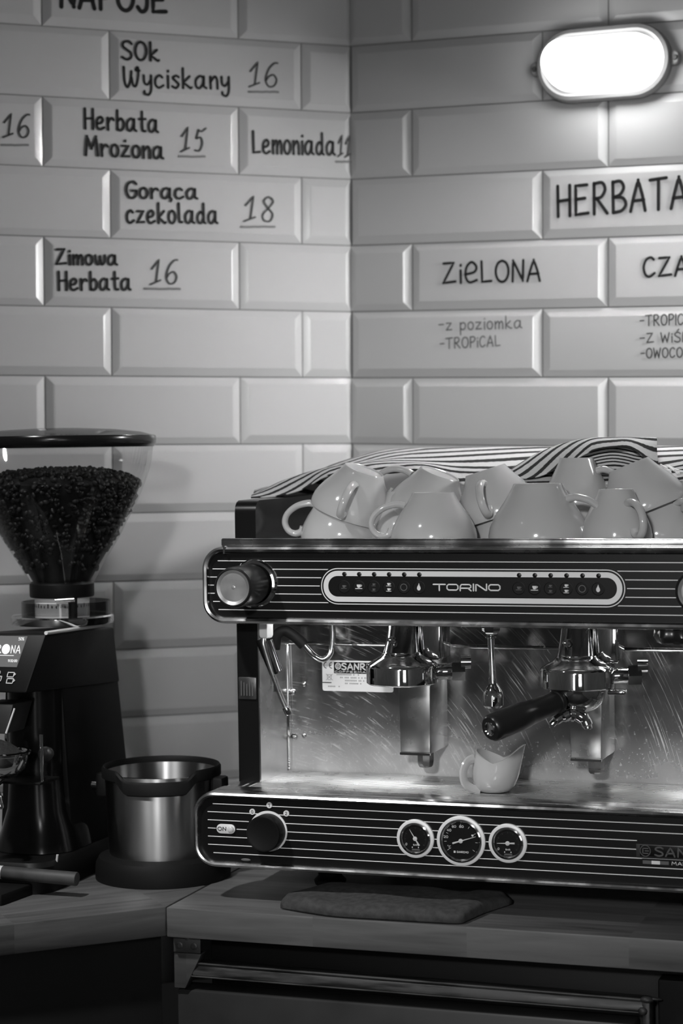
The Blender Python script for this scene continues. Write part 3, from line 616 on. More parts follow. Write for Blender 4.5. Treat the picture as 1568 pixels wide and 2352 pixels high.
# upper control panel
UP = dict(cx=UC, cz=.3637, w=.727, h=.1015, r=.030)
def fr_loft(lv, d): 
    bd = B(); bd.rings([rrv(v, d['cx'], d['cz'], d['w'], d['h'], d['r'], inset=i, n=10) for i, v in lv], True, False, False); return bd
up_ = pt(B().rings([rrv(v, UP['cx'], UP['cz'], UP['w'], UP['h'], UP['r'], inset=i, n=10) for i, v in ((.003, .07), (.003, .03))]), 'upper_panel', 'panel')
pt(fr_loft([(.0, .072), (0, .028), (.0012, .0235), (.004, .0215), (.0070, .0225), (.0088, .0265), (.0088, .031)], UP), 'panel_trim', 'chromestrip', up_)
for x in (.0075, .668): pt(B().box(x-.0012, x+.0012, .0205, .05, .4045, .4149), 'trim_joint', 'chromestrip', up_)
bd = B()
for k in range(7):
    w = .3950-k*.01066; ends = (-.0165, .692) if k not in (0, 6) else (-.005, .681)
    if k in (1, 5): ends = (-.0125, .688)
    gaps = []
    if k in (2, 3, 4): gaps = [(-.006 if k == 2 else (-.011 if k == 3 else -.010), .084)]
    x0 = ends[0]
    if gaps: bd.box(x0, gaps[0][0], .0293, .0301, w-.00055, w+.00055); x0 = .06
    bd.box(x0, ends[1] if not (k in (2, 3, 4)) else .60, .0293, .0301, w-.00055, w+.00055)
pt(bd, 'pinstripes', 'pin', up_)
PX, PZ, PW, PH = .3355, .3630, .394, .0462
dp = pt(loft(B(), [(-.0022, .0302), (-.0022, .0288)], PW, PH, .0225, PX, PZ, n=12), 'display_bezel', 'panel', up_)
pt(loft(B(), [(-.0002, .0290), (-.0002, .0286)], PW, PH, .0225, PX, PZ, n=12), 'display_outline', 'pin', dp)
pt(loft(B(), [(.0011, .0288), (.0011, .0284)], PW, PH, .0225, PX, PZ, n=12), 'display_gap', 'panel', dp)
pt(loft(B(), [(.0032, .0286), (.0032, .0280)], PW, PH, .0225, PX, PZ, n=12), 'display_band', 'silver', dp)
pt(loft(B(), [(.0099, .0283), (.0099, .0277)], PW, PH, .0225, PX, PZ, n=12), 'display_field', 'panel', dp)
for g0 in (.1704, .4000):
    for k in range(6):
        x = g0+k*.02002
        pt(B().lathe([(.0029, 0), (.0029, .0012), (.002, .0016)], (x, .0282, .3787), (0, -1, 0), 14), 'indicator_light', 'panel', dp)
        xb = x-.0006; zb = .3625
        bt_ = pt(B().lathe([(.0082, 0), (.0082, .0008), (.0076, .0010), (.0074, .0006), (0.001, .0005)], (xb, .0278, zb), (0, -1, 0), 24), 'brew_button', 'matte', dp)
        bd = B(); V_ = .0268; fnv = flat(V_)
        def cupi(cx, cz, s):
            bd.f([bd.v(fnv(cx+a*s, cz+c*s)) for a, c in ((-.9, .9), (-.9, .3), (-.45, -.5), (.45, -.5), (.9, .3), (.9, .9))])
            ribbon(bd, [(cx+.9*s, cz+.7*s), (cx+1.4*s, cz+.6*s), (cx+1.2*s, cz+.1*s), (cx+.8*s, cz+0*s)], .18*s, fnv); ribbon(bd, [(cx-1.5*s, cz-.9*s), (cx+1.5*s, cz-.9*s)], .17*s, fnv)
        if k == 0: cupi(xb, zb, .0023)
        elif k == 1: cupi(xb, zb+.0004, .0029)
        elif k == 2: cupi(xb, zb+.003, .0017); cupi(xb, zb-.0035, .0017)
        elif k == 3: cupi(xb, zb+.0034, .0021); cupi(xb, zb-.0033, .0021)
        elif k == 4: ribbon(bd, [(xb+.0042*cos(a*pi/8), zb+.0042*sin(a*pi/8)) for a in range(17)], .0005, fnv)
        else: bd.f([bd.v(fnv(xb+.0028*a, zb+.0028*c)) for a, c in ((.05, 2.0), (-.3, 1.1), (-.85, .1), (-.9, -.7), (-.4, -1.4), (.35, -1.4), (.85, -.7), (.75, .1), (.35, .9))])
        pt(bd, 'button_icon', 'pin' if k in (1, 3, 5) else 'pin_dim', bt_)
# TORINO in wide square letters (unit = letter height)
TS = {'T': [[(0, .9), (1.9, .9)], [(.95, .9), (.95, 0)]], 'O': [[(.35, .1), (.1, .3), (.1, .7), (.35, .9), (1.55, .9), (1.8, .7), (1.8, .3), (1.55, .1), (.35, .1)]],
      'R': [[(.1, 0), (.1, .6)], [(.1, .62), (.3, .9), (1.5, .9), (1.75, .75), (1.75, .5), (1.5, .38), (.1, .38)], [(1.3, .38), (1.8, 0)]], 'I': [[(.1, 0), (.1, 1)]], 'N': [[(.1, 0), (.1, .9), (.3, .9), (1.6, .1), (1.75, .1), (1.75, 1)]]}
bd = B(); hT = .0088; x = .2886
for ch, adv in zip('TORINO', (2.06, 2.05, 2.05, .38, 2.0, 1.9)):
    for q in TS[ch]: ribbon(bd, [(x+a*hT*.952, .3586+c*hT) for a, c in q], .0009, flat(.0274), n=4)
    x += adv*hT*.952
pt(bd, 'name_lettering', 'pin', dp)

def steam_knob(x, par):
    z = .3655
    bz = pt(B().lathe([(.0318, .0), (.0318, .003), (.0295, .006), (.0265, .0068), (.0245, .005), (.0235, .001)], (x, .030, z), (0, -1, 0), 48), 'knob_bezel', 'chrome', par)
    kb = pt(B().lathe([(.0235, 0), (.0235, .012), (.0262, .016), (.0262, .070), (.0255, .074), (.0235, .0755), (.0226, .0745)], (x, .028, z), (0, -1, 0), 48, True, False), 'steam_knob', 'knob_black', par)
    pt(B().lathe([(.0226, .0730), (.0222, .0750), (.0190, .0735), (.0125, .0695), (.0118, .0690), (.0116, .0715), (.0085, .0722), (.0082, .0690), (.0042, .0690), (.0038, .0725), (.0015, .0735)], (x, .028, z), (0, -1, 0), 40), 'knob_cap', 'dish', kb)
steam_knob(.0465, up_); steam_knob(.632, up_)

# lower control panel
LP = dict(cx=.338, cz=.0482, w=.738, h=.0985, r=.030)
lo_ = pt(B().rings([rrv(v, LP['cx'], LP['cz'], LP['w'], LP['h'], LP['r'], inset=i, n=10) for i, v in ((.003, .04), (.003, .0))]), 'lower_panel', 'panel')
pt(fr_loft([(.0, .042), (0, -.002), (.0012, -.0065), (.004, -.0085), (.0062, -.0075), (.0076, -.0035), (.0076, .001)], LP), 'panel_trim', 'chromestrip', lo_)
bd = B()
for k in range(7):
    w = .0808-k*.01067; x0, x1 = (-.0128, .69) if k not in (0, 6) else (-.0055, .682)
    if k in (2, 3, 4): 
        if k == 3: bd.box(x0, -.0015, -.0007, .0001, w-.0005, w+.0005); bd.box(.0275, .0435, -.0007, .0001, w-.0005, w+.0005)
        else: bd.box(x0, .0445, -.0007, .0001, w-.0005, w+.0005)
        x0 = .085
    elif k == 5: bd.box(x0, .055, -.0007, .0001, w-.0005, w+.0005); x0 = .083
    elif k == 1: bd.box(x0, .060, -.0007, .0001, w-.0005, w+.0005); x0 = .083
    if k == 2: bd.box(x0, .5495, -.0007, .0001, w-.0005, w+.0005); continue
    bd.box(x0, x1, -.0007, .0001, w-.0005, w+.0005)
pt(bd, 'pinstripes', 'pin', lo_)
# power dial
pl_ = pt(B().lathe([(.0262, 0), (.0262, .0014), (.0255, .0016)], (.0715, -.0002, .0485), (0, -1, 0), 48), 'dial_ring', 'silver', lo_)
pt(B().lathe([(.0232, 0), (.0232, .0195), (.022, .0212), (.020, .0212), (.019, .0208)], (.0722, -.0012, .0485), (0, -1, 0), 48), 'power_dial', 'matte', lo_)
for (x, w), d in zip(((.0499, .0727), (.0735, .0822), (.0967, .0726)), '012'):
    k_ = pt(B().lathe([(.0039, 0), (.0039, .0012)], (x, -.0004, w), (0, -1, 0), 24), 'dial_mark', 'silver', lo_)
    bd = B(); text(bd, d, x-(.0012 if d != '1' else .0007), w-.0019, .0024 if d != '1' else .0010, .0038, .0003, -.0019); pt(bd, 'dial_number', 'panel', k_)
on = pt(loft(B(), [(0, 0), (0, -.0018), (.0005, -.0021)], .0258, .0122, .006, .0128, .0487, n=6), 'power_badge', 'silver', lo_)
bd = B(); text(bd, 'ON', .0018, .0465, .0115, .0046, .00045, -.0024); pt(bd, 'badge_lettering', 'panel', on)
pt(B().lathe([(.0042, 0), (.0042, .002), (.003, .0032), (.001, .0036)], (.0200, -.0018, .0487), (0, -1, 0), 20), 'power_light', 'led', on)
pt(B().sph((.0397, -.0008, .0098), .0068, 16, (1, .15, .26)), 'maker_dot', 'pin_dim', lo_)
# gauges
def gauge(x, w, r, kind):
    g = pt(B().lathe([(r, 0), (r, .003), (r-.0018, .0042), (r-.0040, .0042), (r-.0042, .0026)], (x, -.0002, w), (0, -1, 0), 56, True, False), 'gauge', 'silver', lo_)
    pt(B().lathe([(r-.0042, .0026), (r-.0045, .0052), (r-.0062, .0058), (r-.0078, .0040), (r-.0082, .0030)], (x, -.0002, w), (0, -1, 0), 56, False, False), 'gauge_bezel', 'chrome', g)
    pt(B().lathe([(r-.004, 0), (r-.0040, .0020)], (x, -.0004, w), (0, -1, 0), 48), 'gauge_face', 'panel', g)
    V0 = -.0029; fn0 = flat(V0); bd = B(); ri = r-.0098
    def pol(rad, dg): a = radians(dg); return (x+rad*sin(a), w+rad*cos(a))
    n_ = 9
    for k in range(n_):
        dg = -125+250*k/(n_-1)
        ribbon(bd, [pol(ri, dg), pol(ri-(.0028 if kind == 'T' else .002), dg)], .00022, fn0, 4)
    if kind != 'T':
        for k in range(33):
            dg = -125+250*k/32; ribbon(bd, [pol(ri, dg), pol(ri-.0010, dg)], .00012, fn0, 4)
    pt(bd, 'gauge_scale', 'pin' if kind == 'T' else 'pin_dim', g)
    bd = B()
    if kind == 'T':
        for tx, dg in (('20', -78), ('40', -50), ('60', -26), ('80', 4)):
            p = pol(r-.0118 if dg != 4 else r-.0135, dg); q = pol(r-.0165, dg); text(bd, tx, p[0]-.003, p[1]-.001, .0052, .0028, .0003, V0)
        text(bd, 'C', x-.0155, w-.0098, .0022, .0030, .0003, V0); ribbon(bd, [(x-.0168+.0006*cos(a*pi/4), w-.0066+.0006*sin(a*pi/4)) for a in range(9)], .0002, flat(V0))
        text(bd, 'SANREMO', x-.0055, w-.0150, .015, .0022, .00026, V0); bd.box(x-.0095, x-.0070, V0-.0002, V0, w-.0153, w-.0126)
        bd.f([bd.v(fn0(x+.0150+.0014*a, w+.0072+.0014*c)) for a, c in ((-1, 1), (-1, .2), (-.5, -.8), (.6, -.8), (1, .2), (1, 1))])
    else:
        text(bd, '0', x-.0128, w-.0088, .0018, .0028, .00025, V0)
        text(bd, 'BAR', x-.0028, w-.0088, .0058, .0018, .00022, V0)
        for sx in (-1, 1): bd.box(x+sx*.004-.0006, x+sx*.004+.0006, V0-.0002, V0, w-.0118, w-.0102)
    pt(bd, 'gauge_lettering', 'pin', g)
    if kind != 'T':
        bd = B(); bd.box(x-.0045, x+.0055, V0-.0002, V0, w-.0150, w-.0128); pt(bd, 'gauge_plate', 'pin_dim', g)
    dg, bk_ = {'T': (72, .011), 'A': (-32, .010), 'B': (-92, .009)}[kind]
    tip = pol(ri-.0010, dg); tl = pol(-bk_, dg)
    bd = B(); bd.tube([(tl[0], -.0040, tl[1]), (x, -.0040, w), (tip[0], -.0040, tip[1])], [.0012, .0008, .0003], 6)
    bd.lathe([(.0028, 0), (.0028, .0012), (.0022, .0016)], (x, -.0032, w), (0, -1, 0), 16); pt(bd, 'needle', 'white', g)
    pt(B().lathe([(r-.0045, .0052), (r*.4, .0058), (.001, .0060)], (x, -.0002, w), (0, -1, 0), 40, False, True), 'gauge_glass', 'gaugeglass', g)
gauge(.2697, .0487, .0243, 'A'); gauge(.3290, .0487, .0312, 'T'); gauge(.3890, .0487, .0243, 'B')
# maker badge and flag plate
bg = pt(B().box(.5487, .676, -.0032, .0, .0402, .0560, .0008), 'maker_badge', 'badge', lo_)
bd = B(); bd.box(.5535, .672, -.0036, -.003, .0412, .0548, .0004); pt(bd, 'badge_field', 'panel', bg)
bd = B(); text(bd, 'SANREMO', .5716, .0428, .0965, .0104, .0010, -.0042); ribbon(bd, [(.5602+.0062*cos(a*pi/12), .0483+.0066*sin(a*pi/12)) for a in range(25)], .0005, flat(-.0042))
for q in ([(.5635, .0512), (.5572, .0512), (.5572, .0452), (.5635, .0452)], [(.5600, .0482), (.5640, .0482)]): ribbon(bd, q, .0007, flat(-.0042))
pt(bd, 'badge_lettering', 'badge', bg)
fp = pt(loft(B(), [(0, 0), (0, -.0016)], .112, .0084, .002, .6105, .0341, n=4), 'flag_plate', 'panel', lo_)
for x0, mm in ((.5566, 'pin_dim'), (.5672, 'pin'), (.5778, 'pin_dim')): pt(B().box(x0, x0+.0103, -.0021, -.0015, .0320, .0362), 'flag_stripe', mm, fp)
bd = B(); text(bd, 'MADE IN ITALY', .5918, .0322, .066, .0040, .00035, -.0019); pt(bd, 'plate_lettering', 'pin', fp)

# drip tray: rim, basin, wire grid
bd = B(); bd.box(-.004, .680, .004, .0165, .088, .0975, .0015); bd.box(-.006, .0125, .004, .213, .082, .0955, .002); bd.box(.660, .682, .004, .213, .082, .0955, .002); pt(bd, 'tray_rim', 'steel')
pt(B().box(.012, .662, .0165, .212, .0735, .0765), 'drip_basin', 'fridge')
bd = B(); nb = 24
for k in range(nb): 
    v = .0235+k*(.205-.0235)/(nb-1); bd.box(.018, .660, v-.0029, v+.0029, .0895, .0935, .0006, 1)
for x in (.0185, .6595): bd.box(x-.0018, x+.0018, .0205, .207, .0885, .0938, .0006, 1)
for k in range(6): bd.box(.085+k*.105-.002, .085+k*.105+.002, .0205, .207, .0855, .0893)
bd.box(.018, .660, .0195, .0225, .0880, .0942, .0006, 1)
gr = pt(bd, 'drip_grid', 'gridsteel')
for k in range(10): pt(B().sph((.018+.0685*k, .0215, .0945), .0026, 10, (1.4, .8, .7)), 'grid_stud', 'chrome', gr)

# cup tray and rail
pt(B().box(.0213, .655, .045, .60, .411, .4165), 'cup_tray', 'steel')
for x0, x1 in ((.035, .185), (.525, .645)):
    pt(B().box(x0, x1, .085, .097, .3135, .3185, .001), 'work_light', 'worklight')
bd = B(); bd.box(-.0003, .678, .0305, .047, .4143, .4238, .0012); bd.box(.0015, .676, .029, .0312, .4222, .4245, .0008); pt(bd, 'cup_rail', 'chromestrip')

# group heads
def group_head(x):
    v = .062
    g = pt(B().lathe([(.036, .2350), (.0435, .2358), (.0462, .2378), (.0462, .2575), (.0455, .2605), (.0440, .2622), (.030, .2705), (.0255, .2735), (.024, .2765)], (x, v, 0), n=64), 'group_head', 'chrome')
    # cast neck leaning back into the housing
    bd = B(); rings_ = []
    for t, w, rx, ry, dv in ((0, .2725, .0250, .0240, .004), (.1, .2760, .0232, .0222, .006), (.5, .290, .0215, .021, .014), (1, .3085, .0208, .021, .022), (1.2, .325, .0208, .021, .028)):
        rings_.append([(x-.003+rx*cos(2*pi*k/28), v+dv+ry*sin(2*pi*k/28), w) for k in range(28)])
    bd.rings(rings_); bd.lathe([(.0245, .2700), (.0265, .2715), (.0265, .2735), (.0245, .2755)], (x-.001, v+.003, 0), n=36)
    pt(bd, 'group_neck', 'chrome', g)
    bd = B(); bd.box(x+.022, x+.050, v+.012, v+.055, .2655, .322, .004, 3); bd.box(x+.016, x+.026, v+.02, v+.06, .262, .322, .003); pt(bd, 'thermosyphon_block', 'chrome', g)
    bd = B(); bd.lathe([(.0052, 0), (.0052, .004), (.0040, .0052), (.0026, .0052), (.0024, .0030)], (x-.0095, v-.008, .2925), (-.25, -1, .12), 16); pt(bd, 'neck_screw', 'chrome', g)
    bd = B(); bd.cyl((x+.030, v+.02, .249), (x+.062, v+.03, .250), .0105, .0105, 20, .001); bd.cyl((x+.058, v+.03, .250), (x+.074, v+.035, .250), .0135, .0135, 6); bd.cyl((x+.070, v+.03, .262), (x+.082, v+.034, .262), .009, .009, 18); pt(bd, 'valve_union', 'chrome', g)
    return g
g1 = group_head(.2352); g2 = group_head(.4640)
# solenoid covers and drain stubs
for x0, x1 in ((.2088, .2512), (.4385, .4800)):
    bd = B(); bd.hexa([(x0+.001, .13, .1345), (x1, .13, .1345), (x1+.001, .212, .1345), (x0+.002, .212, .1345), (x0-.001, .13, .262), (x1+.001, .13, .262), (x1+.001, .212, .262), (x0-.001, .212, .262)], .0016)
    cv = pt(bd, 'solenoid_cover', 'steel')
    bd = B(); bd.box(x0+.001, x1, .128, .131, .133, .1362); pt(bd, 'cover_lip', 'chrome', cv)
    xs = x0+.0295; bd = B(); bd.lathe([(.0115, .1345), (.0115, .1240), (.0105, .1175), (.0085, .1150), (.0060, .1145)], (xs, .15, 0), n=8); pt(bd, 'drain_stub', 'steel', cv)
# hot water spout
hw = pt(B().tube([(.3437, .10, .318), (.3438, .10, .29), (.3444, .10, .26), (.3452, .10, .232)], [.0042, .0042, .0044, .0056], 16), 'hot_water_spout', 'chrome')
pt(B().lathe([(.012, .313), (.012, .303), (.0085, .2985), (.0075, .2975)], (.3437, .10, 0), n=6), 'spout_nut', 'chrome', hw)
pt(B().lathe([(.0052, .2955), (.0070, .2945), (.0070, .2930), (.0052, .2920)], (.3438, .10, 0), n=20), 'spout_collar', 'chrome', hw)
pt(B().lathe([(.0056, .2345), (.0066, .2320), (.0085, .2290), (.0118, .2235), (.0132, .2180), (.0135, .2130), (.0132, .2128), (.0133, .2120), (.0134, .2060), (.0120, .2045), (.0108, .2030), (.0104, .2030), (.0100, .206)], (.3453, .10, 0), n=32), 'spout_diffuser', 'chrome', hw)
# steam wand on the left
sw = pt(B().tube(smooth([(.0385, .085, .325), (.0385, .085, .300), (.0365, .083, .285), (.0378, .083, .276), (.046, .087, .245), (.0565, .092, .211), (.0648, .095, .190)], 4), .0036, 12), 'steam_wand', 'gridsteel')
pt(B().lathe([(.0105, .318), (.0105, .294), (.0090, .2905), (.006, .289)], (.0390, .085, 0), n=6), 'wand_nut', 'silver', sw)
pt(B().tube(smooth([(.030, .086, .287), (.036, .087, .272), (.0445, .090, .250), (.0480, .091, .240)], 4), [.006]*12+[.0055], 12), 'wand_grip', 'rubber', sw)
pt(B().tube([(.0450, .080, .287), (.050, .082, .272), (.0585, .084, .246)], [.005, .0042, .0046], 12), 'wand_joint', 'chrome', sw)
pt(B().cyl((.0625, .094, .197), (.0660, .0955, .186), .0055, .0048, 14, .001), 'wand_tip', 'chrome', sw)
# bent pipe with rubber sleeve near the back panel
hp = pt(B().tube(smooth([(.0240, .150, .21), (.0240, .150, .25), (.0262, .15, .282), (.041, .152, .293), (.056, .155, .284), (.068, .16, .270), (.080, .165, .2565), (.090, .17, .2528), (.0985, .175, .262), (.1005, .178, .285), (.1005, .178, .322)], 5), .0042, 12), 'water_pipe', 'chrome')
pt(B().tube(smooth([(.0262, .150, .268), (.030, .15, .286), (.041, .152, .293), (.056, .155, .284), (.0655, .159, .273)], 5), .0078, 12), 'pipe_sleeve', 'rubber', hp)
# lobed tap knob under the housing at the right
bd = B(); rs = []
for r, z in ((.004, .322), (.017, .320), (.0245, .312), (.026, .303), (.0225, .296), (.016, .2925), (.004, .2915)):
    rs.append([(.590+r*(1+.09*cos(6*a))*cos(a), .055+r*(1+.09*cos(6*a))*sin(a), z) for a in [2*pi*k/60 for k in range(60)]])
pt(bd.rings(rs), 'tap_knob', 'knob_black')

# ------------------------------------------------------------------ portafilter in the right-hand group
def spout_arc(bd, c, s, yv, zv):
    """forked spout: two arms curving down from a centre hub"""
pfb = (.4640, .062, .2340)
pfr = thing('portafilter', pfb, 'portafilter with black handle locked into the right-hand group head', 'portafilter')
bd = B(); bd.lathe([(.0360, .2358), (.0360, .2300), (.0345, .2245), (.0310, .2170), (.0240, .2100), (.0150, .2065), (.0040, .2055)], (.4640, .062, 0), n=48); 
bd.box(.4640+.040, .4640+.062, .052, .068, .2290, .2352, .002); bd.build('basket_bowl', M['chrome'], pfr, base=pfb)
hd0 = Vector((.4520, .040, .2240)); hd1 = Vector((.3860, -.065, .1995))
ax_ = (hd1-hd0).normalized()
bd = B(); bd.tube([hd0+Vector((.010, .016, .002)), hd0, hd0.lerp(hd1, .18)], [.009, .0085, .0095], 16); bd.build('handle_neck', M['chrome'], pfr, base=pfb)
Lh = (hd1-hd0).length
B().lathe([(.0100, .008), (.0140, .0085), (.0148, .012), (.0148, .0145), (.0135, .0155), (.0140, .0300), (.0150, .0550), (.0158, .066), (.0166, .0680), (.0172, .085), (.0172, Lh-.006), (.0164, Lh-.001), (.0140, Lh+.0015), (.004, Lh+.002)], hd0, ax_, 32).build('handle', M['knob_black'], pfr, base=pfb)
B().lathe([(.0085, Lh+.0005), (.0085, Lh+.0026), (.0075, Lh+.0034), (.0068, Lh+.0026), (.002, Lh+.0022)], hd0, ax_, 24).build('handle_cap', M['chrome'], pfr, base=pfb)
bd = B(); bd.tube(smooth([(.4390, .028, .1935), (.4440, .030, .1985), (.4520, .034, .2035), (.4600, .038, .2065), (.4690, .040, .2050), (.4775, .042, .1985), (.4810, .042, .1905), (.4815, .042, .1875)], 4), [.0052]*4+[.0070]*4+[.0095]*4+[.0115]*4+[.0095]*4+[.0078]*4+[.0060]*4+[.0050], 12, flat=.9)
bd.tube([(.4620, .045, .212), (.4620, .039, .206)], .009, 14)
bd.build('spout', M['chrome'], pfr, base=pfb)

# ------------------------------------------------------------------ small white creamer on the grid
pb = (.3440, .105, .0938)
pc = thing('milk_pitcher', pb, 'small white ceramic creamer standing on the drip grid', 'pitcher')
rs_o, rs_i = [], []; NN = 40
def crm(t, z, inn=0):
    P_ = []
    for k in range(NN):
        a = 2*pi*k/NN; ca = cos(a); r = t
        lip = max(0, cos(a-.15))**8; 
        P_.append((r*ca*(1+.20*lip*max(0, z-.5)*2)-inn*ca + .0, r*sin(a)*.95-inn*sin(a)))
    return P_
lev = [(.016, 0), (.0215, .03), (.0270, .15), (.0305, .35), (.0315, .55), (.0308, .75), (.0300, .9), (.0300, 1.0)]
def lvl(r, t, inn):
    out = []
    for k, (x, y_) in enumerate(crm(r, t, inn)):
        a = 2*pi*k/NN; top = .050+.012*max(0, cos(a-.15))**3-.010*(1-abs(cos(a)))+.004*max(0, -cos(a))
        lean = .006*t
        out.append((x+lean, y_, t*top))
    return out
bd = B(); bd.rings([lvl(r, t, 0) for r, t in lev]+[lvl(r, max(t, .06), .0022) for r, t in reversed(lev)]); bd.build('pitcher_body', M['ceramic'], pc)
bd = B(); bd.tube(smooth([(-.024, -.012, .043), (-.030, -.020, .040), (-.034, -.026, .028), (-.032, -.026, .014), (-.024, -.020, .006), (-.016, -.014, .003)], 5), .0036, 10, flat=1.7, flatdir=(0, 0, 1)); bd.build('pitcher_handle', M['ceramic'], pc)

# ------------------------------------------------------------------ cups
def cup_meshes(wide=1.0, tall=1.0):
    P_ = [(.0555, 0), (.0560, .0020), (.0560, .0080), (.0545, .0160), (.0512, .0240), (.0462, .0330), (.0405, .0415), (.0355, .0490), (.0318, .0550), (.0290, .0600), (.0278, .0630), (.0268, .0640), (.0258, .0636), (.0248, .0618)]
    I_ = [(.0240, .0585), (.0285, .0540), (.0360, .0440), (.0440, .0320), (.0492, .0225), (.0530, .0105), (.0545, .0010)]
    b1 = B(); b1.lathe([(r*wide, z*tall) for r, z in P_], n=56, cap0=False, cap1=True)
    b1.lathe([(.0555*wide, 0), (.0550*wide, -.0003)]+[(r*wide, z*tall) for r, z in reversed(I_)], n=56, cap0=False, cap1=True)
    hp_ = smooth([(.0370, 0, .0475), (.0480, 0, .0490), (.0640, 0, .0450), (.0770, 0, .0350), (.0810, 0, .0230), (.0760, 0, .0120), (.0670, 0, .0080), (.0580, 0, .0105), (.0545, 0, .0170)], 5)
    n_ = len(hp_); rad = [.0052-.0010*sin(pi*i/(n_-1)) for i in range(n_)]
    b2 = B(); b2.tube([(p.x*wide, p.y, p.z*tall) for p in hp_], rad, 12, flat=1.25, flatdir=(0, 1, 0))
    o1 = b1.build('cup_body', M['ceramic']); o2 = b2.build('cup_handle', M['ceramic'])
    m1, m2 = o1.data, o2.data; bpy.data.objects.remove(o1); bpy.data.objects.remove(o2); return m1, m2
WIDE = cup_meshes(1.0, 1.0); BIG = cup_meshes(1.14, 1.165); SLIM = cup_meshes(.80, 1.04)
CT = .4167
CUPS = [ # mesh, u, v, w, tilt (deg, + leans right), pitch towards viewer, handle angle (0 right, -90 to viewer)
 (WIDE, .1193, .170, CT, 0, 0, 183, 'upside-down white cup at the left end of the cup tray, handle to the left'),
 (WIDE, .1300, .172, .4510, 21, 4, -82, 'white cup tilted on the leftmost cup, its handle facing the viewer'),
 (WIDE, .2050, .190, CT, 0, 0, 186, 'white cup half hidden behind the front left cup, handle to the left'),
 (WIDE, .2275, .196, .4450, 22, 3, 176, 'white cup leaning right on the hidden cup, handle high on the left'),
 (WIDE, .2690, .100, CT, 0, 0, 194, 'wide white cup at the left end of the front row, handle to the left'),
 (WIDE, .3330, .195, .4470, -17, 4, -88, 'white cup leaning left between the two front cups, handle facing the viewer'),
 (WIDE, .3450, .200, CT, 0, 0, 60, 'lower white cup just showing between the two large front cups'),
 (BIG, .4085, .098, CT, 0, 0, -14, 'largest white cup in the front row, handle to the right'),
 (SLIM, .4330, .215, .4560, 0, 0, -12, 'upright stacked small white cup under the towel fold, handle to the right'),
 (WIDE, .4390, .215, CT, 0, 0, 80, 'lower white cup behind the largest front cup'),
 (SLIM, .5085, .098, CT, 0, 0, -48, 'narrow white cup at the front right, handle towards the viewer'),
 (WIDE, .5315, .186, .4535, -21, 3, 95, 'white cup tilted left on the right-hand stack, no handle showing'),
 (WIDE, .5450, .190, CT, 0, 0, -40, 'lower white cup at the right under the tilted one, handle to the right'),
 (WIDE, .6330, .175, .4530, 0, 0, 20, 'upper white cup cut by the right edge of the picture'),
 (WIDE, .6340, .180, CT, 0, 0, 120, 'lowest white cup at the right edge of the picture'),
]
for ms, u_, v_2, w_, tl, pc_, ha, lb in CUPS:
    r_ = thing('coffee_cup', (u_, v_2, w_), lb, 'cup', 'white cups upside down on the machine', rot=Matrix.Rotation(radians(tl), 4, 'Y') @ Matrix.Rotation(radians(pc_), 4, 'X') @ Matrix.Rotation(radians(ha), 4, 'Z'))
    for nm, me in zip(('cup_body', 'cup_handle'), ms):
        o = bpy.data.objects.new(nm, me); COL.objects.link(o); o.parent = r_

# ------------------------------------------------------------------ striped towel over the cups
def interp(tab, x):
    for (a, p), (c, q) in zip(tab, tab[1:]):
        if x <= c: 
            t = max(0, (x-a)/(c-a)); return p+(q-p)*t
    return tab[-1][1]
def sheet(name, rows, su, m, parent, base, thick=.0022, sub=4):
    """rows: list of point rows (front hem first); su(i_frac, j_frac, point) gives the stripe coordinate"""
    R_ = [smooth(r, sub) for r in rows]; cols = list(zip(*R_)); cols = [smooth(c, sub) for c in cols]; nx = len(cols); ny = len(cols[0])
    bm_ = bmesh.new(); uvl = bm_.loops.layers.uv.new('UVMap'); g = [[bm_.verts.new(Vector(cols[i][j])-Vector(base)) for j in range(ny)] for i in range(nx)]
    for i in range(nx-1):
        for j in range(ny-1):
            f_ = bm_.faces.new([g[i][j], g[i+1][j], g[i+1][j+1], g[i][j+1]])
            for lp, (a, c) in zip(f_.loops, ((i, j), (i+1, j), (i+1, j+1), (i, j+1))): lp[uvl].uv = (su(a/(nx-1), c/(ny-1), cols[a][c]), 0)
    me = bpy.data.meshes.new(name); bm_.to_mesh(me); bm_.free(); me.materials.append(m)
    me.polygons.foreach_set('use_smooth', [True]*len(me.polygons))
    o = bpy.data.objects.new(name, me); COL.objects.link(o); o.parent = parent
    sd = o.modifiers.new('thick', 'SOLIDIFY'); sd.thickness = thick; sd.offset = 0
    return o
tb = (.28, .30, .50)
tw = thing('tea_towel', tb, 'striped tea towel draped over the back of the cups', 'towel')
xs = [(-.0342, .4733), (.0038, .4749), (.0429, .4843), (.0817, .5034), (.1327, .5071), (.1705, .5055), (.2173, .5080), (.2695, .4897), (.3424, .4902), (.4141, .4885), (.5020, .4877), (.5995, .4926), (.70, .4926)]
xh = [(-.0440, .4739), (-.0054, .4921), (.0341, .5046), (.0732, .5134), (.1246, .5195), (.1628, .5196), (.2100, .5173), (.2628, .5113), (.3363, .5063), (.4086, .5026), (.4973, .5017), (.5958, .5151), (.70, .5151)]
row0 = [(x, .225, z-.001) for x, z in xs]; row1 = [(x, .235, z+.006) for x, z in xs]
row1 = [((a[0]+c[0])/2, .243, (a[1]+c[1])/2+.002) for a, c in zip(xs, xh)]; row2 = [(x, .26, z) for x, z in xh]
bkz = [(-.10, .474), (.0, .500), (.03, .519), (.10, .532), (.30, .532), (.70, .528)]
row3 = [(x-.02, .315, interp([(-.10, .470), (-.02, .484), (.05, .507), (.15, .524), (.3, .522), (.7, .520)], x)) for x, z in xh]
row4 = [(x-.05, .40, interp(bkz, x-.05)) for x, z in xh]
